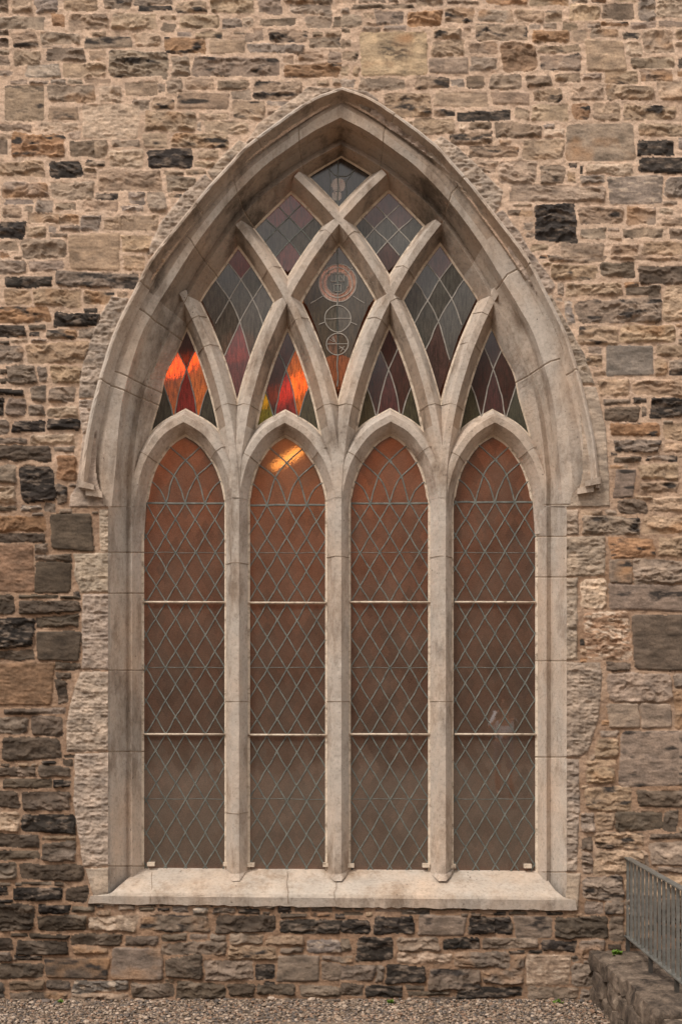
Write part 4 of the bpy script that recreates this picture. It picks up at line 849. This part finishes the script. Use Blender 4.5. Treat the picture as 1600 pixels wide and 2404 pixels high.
# back of the masonry, so no daylight gets round the heightfield
wb = MB()
ring = PATHS['S6'][0]; op = [W(x, y, .4) for x, y in ring]
pts = op; ox0, ox1, oz0, oz1 = W(-170, 0, .4)[0], W(1770, 0, .4)[0], W(0, 2405, .4)[2], W(0, -120, .4)[2]
cxm = .02
def outer(p):
    x, _, z = p; c = (cxm, 4.0); dx, dz = x-c[0], z-c[1]
    t = min((ox1-c[0])/dx if dx > 1e-6 else ((ox0-c[0])/dx if dx < -1e-6 else 1e9), (oz1-c[1])/dz if dz > 1e-6 else ((oz0-c[1])/dz if dz < -1e-6 else 1e9))
    return (c[0]+dx*t, .4, c[1]+dz*t)
pts = pts + [W(1100, 2037, .4), W(790, 2037, .4), W(500, 2037, .4)]
po = [outer(p) for p in pts]; k = len(pts)
wb.add(pts+po, [(i, (i+1) % k, k+(i+1) % k, k+i) for i in range(k)])
wb.build('wall_core', [M['rubble_core'] if 'rubble_core' in M else M['room']], wall)
side = MB()
for (xa, xb, za, zb) in ((ox0, ox0, oz0, oz1), (ox1, ox1, oz0, oz1)):
    side.add([(xa*.985, .0, za), (xa*.985, .4, za), (xa*.985, .4, zb), (xa*.985, .0, zb)], [(0, 1, 2, 3)])
side.add([(ox0, 0, oz1*.995), (ox1, 0, oz1*.995), (ox1, .4, oz1*.995), (ox0, .4, oz1*.995)], [(0, 1, 2, 3)])
side.build('wall_end', [M['room']], wall)
ORC = lin(255, 120, 30)
def lamp(name, label, pts, r, col, s, group=None):
    o = empty(name, pts[0]); tag(o, label, 'lamp', 'lamps glowing inside the church')
    a = MB(); a.tube(pts, r, 10); a.build('glowing_tube', [emit('lamp_glow', col, s)], o, smooth=True)
    b = MB()
    top = Vector(pts[0]); mid = Vector(pts[len(pts)//2]); b.tube([tuple(mid+Vector((0, .03, .02))), (mid.x, mid.y+.03, 9.1)], .006, 5); b.build('hanging_rod', [M['steel']], o)
    return o
lamp('hanging_lamp', 'orange glowing lamp seen through the head of the second tall light', [W(640, 1106, .75), W(665, 1088, .75), W(700, 1068, .75), W(712, 1058, .75)], [.02, .04, .04, .02], lin(255, 195, 110), 9.0)
lamp('hanging_lamp', 'bright orange lamp behind the leftmost small spearhead pane', [W(385, 900, 1.3), W(410, 886, 1.3), W(440, 868, 1.3), W(475, 848, 1.3)], [.04, .065, .06, .04], lin(255, 130, 40), 4.0)
lamp('hanging_lamp', 'orange lamp low behind the second spearhead pane of stained glass', [W(605, 962, 1.3), W(640, 945, 1.3), W(680, 930, 1.3), W(735, 895, 1.3)], [.05, .085, .08, .05], lin(255, 150, 60), 2.2)
lamp('hanging_lamp', 'dull reddish lamp behind the left middle stained light', [W(540, 850, .9), W(562, 822, .9), W(580, 795, .9)], [.08, .13, .08], lin(255, 120, 70), .5)
for (px, py, e, sz, colr) in ((553, 1040, 34, 1.6, lin(255, 150, 80)), (793, 1040, 27, 1.6, lin(255, 150, 80)), (1038, 1060, 16, 1.6, lin(255, 160, 100))):
    al = bpy.data.lights.new('glass_backlight', 'POINT'); al.energy = e; al.shadow_soft_size = .06; al.color = colr  # unseen point lights added behind the stonework to backlight the glass
    ao = bpy.data.objects.new('glass_backlight', al); C.objects.link(ao); ao.location = W(px, py, 1.7); ao.rotation_euler = (R(-78), 0, 0)
# ---------------------------------------------------------------- ground, gravel, low wall, railing, weeds
def gz(x, y): # level at the wall, rising to a bank behind the camera
    t = np.clip((-y-3.0)/3.5, 0, 1); return .63*t*t*(3-2*t)
m, nt, b = mat('earth', .95); M['earth'] = m
nn_ = noise(nt, 18, 8, .7); r = ramp(nt, nn_.outputs[0], [(.3, lin(92, 78, 66)), (.7, lin(138, 122, 106))]); nt.links.new(r.outputs[0], b.inputs['Base Color']); bump(nt, b, [(nn_.outputs[0], .6, .02)])
m, nt, b = mat('pebbles', .85); M['pebble'] = m
ob = nt.nodes.new('ShaderNodeAttribute'); ob.attribute_name = 'col'; pn = noise(nt, 90, 4); pr = ramp(nt, pn.outputs[0], [(.3, g1(.7)), (.7, g1(1.2))]); x = mul(nt, ob.outputs['Color'], pr.outputs[0]); nt.links.new(x.outputs[2], b.inputs['Base Color'])
ys = [.45, 0, -.5, -1, -2, -3, -3.6, -4.2, -4.8, -5.5, -6.5, -9, -14, -30, -90, -300]; xs = [-300, -60, -15, -6, -3, 0, 2, 6, 15, 60, 300]
mb = MB(); mb.add([(x, y, float(gz(x, y))-.004) for y in ys for x in xs], [(j*len(xs)+i, j*len(xs)+i+1, (j+1)*len(xs)+i+1, (j+1)*len(xs)+i) for j in range(len(ys)-1) for i in range(len(xs)-1)])
tag(mb.build('ground', [M['earth']], None), kind='structure')
def pebbles():
    rg2 = np.random.default_rng(9); t = (1+5**.5)/2
    ico = np.array([(-1,t,0),(1,t,0),(-1,-t,0),(1,-t,0),(0,-1,t),(0,1,t),(0,-1,-t),(0,1,-t),(t,0,-1),(t,0,1),(-t,0,-1),(-t,0,1)], float); ico /= np.linalg.norm(ico[0])
    fc = np.array([(0,11,5),(0,5,1),(0,1,7),(0,7,10),(0,10,11),(1,5,9),(5,11,4),(11,10,2),(10,7,6),(7,1,8),(3,9,4),(3,4,2),(3,2,6),(3,6,8),(3,8,9),(4,9,5),(2,4,11),(6,2,10),(8,6,7),(9,8,1)])
    n = 24000; x = rg2.uniform(-3.0, 2.05, n); y = -rg2.random(n)**1.0*1.0 + .01; s = rg2.lognormal(math.log(.0074), .36, n)
    s = np.clip(s, .005, .03)
    V = ico[None]*(1+rg2.uniform(-.22, .22, (n, 12, 1)))*s[:, None, None]*np.stack([rg2.uniform(.8, 1.5, n), rg2.uniform(.7, 1.3, n), rg2.uniform(.45, .8, n)], -1)[:, None]
    a = rg2.uniform(0, math.tau, n); ca, sa = np.cos(a)[:, None], np.sin(a)[:, None]; X = V[..., 0]*ca-V[..., 1]*sa; Y = V[..., 0]*sa+V[..., 1]*ca
    V = np.stack([X+x[:, None], Y+y[:, None], V[..., 2]+(s*.45)[:, None]+rg2.uniform(0, .012, n)[:, None]], -1).reshape(-1, 3)
    F = (fc[None]+12*np.arange(n)[:, None, None]).reshape(-1, 3)
    me = bpy.data.meshes.new('gravel'); me.from_pydata(V.tolist(), [], F.tolist())
    pal = np.array([lin(138, 118, 100), lin(122, 106, 92), lin(158, 138, 120), lin(112, 100, 92), lin(180, 160, 142), lin(146, 118, 98), lin(100, 92, 86)])
    c = pal[rg2.integers(0, 7, n)]*rg2.uniform(.8, 1.1, (n, 1)); at = me.attributes.new('col', 'FLOAT_COLOR', 'POINT')
    at.data.foreach_set('color', np.repeat(np.c_[c, np.ones(n)], 12, axis=0).astype(np.float32).ravel()); me.materials.append(M['pebble']); me.update()
    o = link('gravel', me); tag(o, 'grey and buff gravel along the foot of the wall', 'gravel', kind='stuff')
pebbles()
def path_strip():
    mb = MB(); mb.box(-.50, .52, -1.2, -.56, -.01, .014); tag(mb.build('path_edge', [M['earth']], None), kind='structure')
path_strip()
# low rubble wall running from the church wall towards the viewer
m, nt, b = mat('low_wall_stone', .93); M['low'] = m
na = noise(nt, 5.2, 9, .72, stretch=(1, 1, .5)); ra = ramp(nt, na.outputs[0], [(.32, lin(46, 40, 36)), (.45, lin(92, 80, 70)), (.56, lin(124, 108, 94)), (.7, lin(164, 146, 128))])
nb = noise(nt, 34, 7, .75); rb = ramp(nt, nb.outputs[0], [(.3, g1(.55)), (.55, g1(1)), (.8, g1(1.25))]); x = mul(nt, ra.outputs[0], rb.outputs[0]); nt.links.new(x.outputs[2], b.inputs['Base Color'])
nd = noise(nt, 12, 7, .7); bump(nt, b, [(na.outputs[0], .7, .05), (nd.outputs[0], .8, .03), (nb.outputs[0], .6, .008)])
def rock(mb, x0, x1, y0, y1, z0, z1, seed, amp=.02, rnd=.25):
    """one weathered block: a subdivided box with rounded, broken edges"""
    nx, ny, nz = [max(3, int((b-a)/.03)) for a, b in ((x0, x1), (y0, y1), (z0, z1))]
    def face(f, nu, nv):
        vs = []; fs = []
        for j in range(nv+1):
            for i in range(nu+1):
                p = np.array(f(i/nu*2-1, j/nv*2-1), float)   # cube coords
                c = np.array([(x0+x1)/2, (y0+y1)/2, (z0+z1)/2]); h = np.array([(x1-x0)/2, (y1-y0)/2, (z1-z0)/2])
                r = min(h)*rnd; q = p*h; inner = np.clip(q, -(h-r), h-r); dv = q-inner; L = np.linalg.norm(dv)
                if L > 1e-6: q = inner+dv/L*r if L > r else q
                wpos = c+q; nrm = q/h; nrm = nrm/np.linalg.norm(nrm)
                nse = float(ridge(wpos[0]*9+wpos[1]*5+seed, wpos[2]*14+wpos[1]*7, 4, seed % 7)-.5)
                wpos = wpos + nrm*(nse*amp*2 + amp*(float(vn(wpos[0]*3+wpos[1]*4, wpos[2]*5+seed))-.5)*2)
                vs.append(tuple(wpos))
        for j in range(nv):
            for i in range(nu): fs.append((j*(nu+1)+i, j*(nu+1)+i+1, (j+1)*(nu+1)+i+1, (j+1)*(nu+1)+i))
        mb.add(vs, fs)
    face(lambda u, v: (-1, -u, v), ny, nz); face(lambda u, v: (1, u, v), ny, nz); face(lambda u, v: (u, -1, v), nx, nz)
    face(lambda u, v: (-u, 1, v), nx, nz); face(lambda u, v: (u, v, 1), nx, ny)
lw = MB(); rr = random.Random(4)
XL, XR, ZT = 2.0, 3.3, .40
y = .02
while y > -3.2:                       # capping stones
    ln = rr.uniform(.28, .5); xm = XL+rr.uniform(.45, .75); dz = rr.uniform(-.03, .015)
    rock(lw, XL+rr.uniform(-.03, .03), xm, y-ln, y-.008, ZT-.15, ZT+dz, rr.randint(0, 99), .03); rock(lw, xm+.01, XR, y-ln+rr.uniform(-.05, .05), y-.008, ZT-.15, ZT+rr.uniform(-.03, .01), rr.randint(0, 99), .022)
    y -= ln
for z0_, z1_ in ((.115, .25), (-.04, .11)):
    y = .02+rr.uniform(-.1, 0)
    while y > -3.2:
        ln = rr.uniform(.22, .5); rock(lw, XL+rr.uniform(-.02, .03), XL+.4, y-ln, y-.006, z0_, z1_, rr.randint(0, 99), .034); y -= ln
lowwall = empty('low_wall', (2.0, 0, 0)); tag(lowwall, 'low rugged stone wall running forward under the metal railing', 'wall')
lw.build('weathered_masonry', [M['low']], lowwall, smooth=True)
mc = MB(); mc.box(XL+.06, XR-.02, -3.15, .01, -.02, ZT-.05); mc.build('mortar_core', [M['joint']], lowwall)
# railing
rail = empty('metal_railing', (2.27, -.02, ZT)); tag(rail, 'grey galvanised metal railing with close upright bars on the low wall', 'railing')
XRl = (1471-XC)/300; zt = HC+(YC-2012)/300; zb = HC+(YC-2196)/300
def beam(name, x0, x1, ya, yb, z0, z1):
    mb = MB(); mb.box(x0, x1, ya, yb, z0, z1); o = mb.build(name, [M['steel']], rail); bv = o.modifiers.new('b', 'BEVEL'); bv.width = .003; bv.segments = 2; return o
beam('top_rail', XRl-.026, XRl+.026, -3.0, .012, zt-.012, zt); beam('bottom_rail', XRl-.022, XRl+.022, -3.0, .012, zb-.012, zb)
yy = -.012; i = 0
while yy > -2.95:
    mb = MB(); mb.box(XRl-.009, XRl+.009, yy-.016, yy+.004, zb, zt-.012); mb.build('baluster', [M['steel']], rail); yy -= .098
for yp in (-.02, -.60, -1.17, -1.75, -2.3, -2.9):
    mb = MB(); mb.box(XRl-.013, XRl+.013, yp-.013, yp+.013, ZT-.03, zb-.012); mb.build('post', [M['dark_steel']], rail)
# the stone house facing the wall, behind the viewpoint; the upper panes mirror it
hs = empty('stone_house', (0, -24, 0)); tag(hs, 'dark stone house opposite, mirrored dimly in the upper right panes', 'building')
m, nt, b = mat('dark_rubble', .95); bt = nt.nodes.new('ShaderNodeTexBrick'); tcb = nt.nodes.new('ShaderNodeTexCoord'); mpb = nt.nodes.new('ShaderNodeMapping'); mpb.inputs['Rotation'].default_value = (R(90), 0, 0)
nt.links.new(tcb.outputs['Object'], mpb.inputs[0]); nt.links.new(mpb.outputs[0], bt.inputs['Vector']); bt.inputs['Scale'].default_value = 2.2; bt.inputs['Color1'].default_value = (*lin(92, 82, 72), 1); bt.inputs['Color2'].default_value = (*lin(60, 54, 50), 1); bt.inputs['Mortar'].default_value = (*lin(120, 102, 88), 1); nt.links.new(bt.outputs[0], b.inputs['Base Color'])
mb = MB(); mb.box(-16, 20, -32, -24, .6, 12.6); mb.build('wall', [m], hs)
mb = MB(); mb.add([(-16.4, -23.6, 12.5), (20.4, -23.6, 12.5), (20.4, -28, 16.5), (-16.4, -28, 16.5), (-16.4, -32.4, 12.5), (20.4, -32.4, 12.5)], [(0, 1, 2, 3), (3, 2, 5, 4), (0, 3, 4), (1, 5, 2)]); mb.build('roof', [M['dark_steel']], hs)
for wx_ in (-12, -6, 0, 6, 12, 16.5):
    for wz in (2.2, 6): 
        mb = MB(); mb.box(wx_-.55, wx_+.55, -24.05, -23.97, wz, wz+1.7); wo = mb.build('window', [M['dark_steel']], hs)
# weeds
def weed(px, d, z, s, label, seed, x=None):
    rr = random.Random(seed); X = (px-XC)/300*(DC+d)/DC; mb = MB()
    for k in range(int(26*s)+8):
        a = rr.uniform(0, math.tau); l = rr.uniform(.025, .06)*s; w = l*.32; el = rr.uniform(.3, 1.3)
        dx, dy, dz_ = math.cos(a)*math.cos(el), math.sin(a)*math.cos(el), math.sin(el); b0 = Vector((X+rr.uniform(-.03, .03)*s, d+rr.uniform(-.012, .012)*s, z))
        D = Vector((dx, dy, dz_)); S = Vector((-math.sin(a), math.cos(a), 0))
        mb.add([b0, b0+D*l*.5+S*w, b0+D*l+Vector((0, 0, -l*.12)), b0+D*l*.5-S*w], [(0, 1, 2, 3)])
    o = mb.build('weed', [M['leaf']], None, recalc=False); tag(o, label, 'weed', 'weeds at the foot of the walls')
weed(1448, -.16, ZT, 1.0, 'bright green weed in the corner between low wall and church wall', 1)
weed(137, -.10, .01, .7, 'small green weed in the gravel near the left edge', 2)
weed(914, -.10, .01, .7, 'small green weed in the gravel below the middle of the window', 3)
weed(1309, -.10, .01, .75, 'small green weed in the gravel near the low wall', 4)
# the person taking the picture, standing on the bank behind the viewpoint; the right-hand light mirrors them
def person():
    pz = .63; ox, oy = 2.76, -8.3
    o = empty('person', (ox, oy, pz)); tag(o, 'person in white top and grey trousers with raised arms, mirrored in the rightmost light', 'person')
    J = {'pel': (0, 0, .92), 'chest': (0, 0, 1.30), 'neck': (0, 0, 1.46), 'head': (0, .03, 1.56), 'top': (0, .02, 1.68), 'ls': (-.17, 0, 1.40), 'le': (-.27, .14, 1.20), 'lh': (-.07, .24, 1.50), 'rs': (.17, 0, 1.40), 're': (.27, .14, 1.20), 'rh': (.07, .24, 1.50),
         'lhip': (-.09, 0, .88), 'lk': (-.10, .03, .48), 'lf': (-.10, -.01, .07), 'lt': (-.11, .14, .03), 'rhip': (.09, 0, .88), 'rk': (.10, .03, .48), 'rf': (.10, -.01, .07), 'rt': (.11, .14, .03)}
    E = [('pel', 'chest'), ('chest', 'neck'), ('neck', 'head'), ('head', 'top'), ('chest', 'ls'), ('ls', 'le'), ('le', 'lh'), ('chest', 'rs'), ('rs', 're'), ('re', 'rh'), ('pel', 'lhip'), ('lhip', 'lk'), ('lk', 'lf'), ('lf', 'lt'), ('pel', 'rhip'), ('rhip', 'rk'), ('rk', 'rf'), ('rf', 'rt')]
    RD_ = {'pel': .14, 'chest': .15, 'neck': .06, 'head': .095, 'top': .07, 'ls': .07, 'rs': .07, 'le': .045, 're': .045, 'lh': .035, 'rh': .035, 'lhip': .10, 'rhip': .10, 'lk': .06, 'rk': .06, 'lf': .045, 'rf': .045, 'lt': .035, 'rt': .035}
    def skin(name, keys_, k, mt):
        ks = list(keys_); me = bpy.data.meshes.new(name); me.from_pydata([J[q] for q in ks], [(ks.index(a), ks.index(b)) for a, b in E if a in ks and b in ks], [])
        ob = bpy.data.objects.new(name, me); C.objects.link(ob); ob.parent = o; sk = ob.modifiers.new('s', 'SKIN'); 
        for i, q in enumerate(ks): me.skin_vertices[0].data[i].radius = (RD_[q]*k, RD_[q]*k*.8)
        me.skin_vertices[0].data[0].use_root = True
        ob.modifiers.new('d', 'SUBSURF').levels = 2; ob.modifiers['d'].render_levels = 2; me.materials.append(mt); return ob
    def pm(n_, c):
        m, nt, b = mat(n_, .8); nz = noise(nt, 12, 4); r = ramp(nt, nz.outputs[0], [(.3, tuple(v*.85 for v in c)), (.7, c)]); nt.links.new(r.outputs[0], b.inputs['Base Color']); return m
    def own(me_obj):
        return me_obj
    skin('body', J.keys(), 1.0, pm('skin', lin(196, 150, 124)))
    skin('white_top', ['pel', 'chest', 'ls', 'rs', 'le', 're'], 1.13, pm('white_cloth', (.9, .9, .92)))
    skin('trousers', ['pel', 'lhip', 'lk', 'rhip', 'rk'], 1.12, pm('grey_cloth', (.16, .16, .17)))
    mb = MB()
    for i in range(9):
        pass
    h = MB(); ring_ = []
    import bmesh
    me = bpy.data.meshes.new('hair'); bm = bmesh.new(); bmesh.ops.create_icosphere(bm, subdivisions=3, radius=.112)
    for v in bm.verts: v.co.z *= 1.15; v.co.y -= .03; v.co.z += .01
    bmesh.ops.delete(bm, geom=[v for v in bm.verts if v.co.y > .045 and v.co.z < .06], context='VERTS'); bm.to_mesh(me); bm.free(); me.materials.append(pm('hair_brown', lin(60, 40, 28)))
    ho = bpy.data.objects.new('hair', me); C.objects.link(ho); ho.parent = o; ho.location = (0, .03, 1.60)
person()
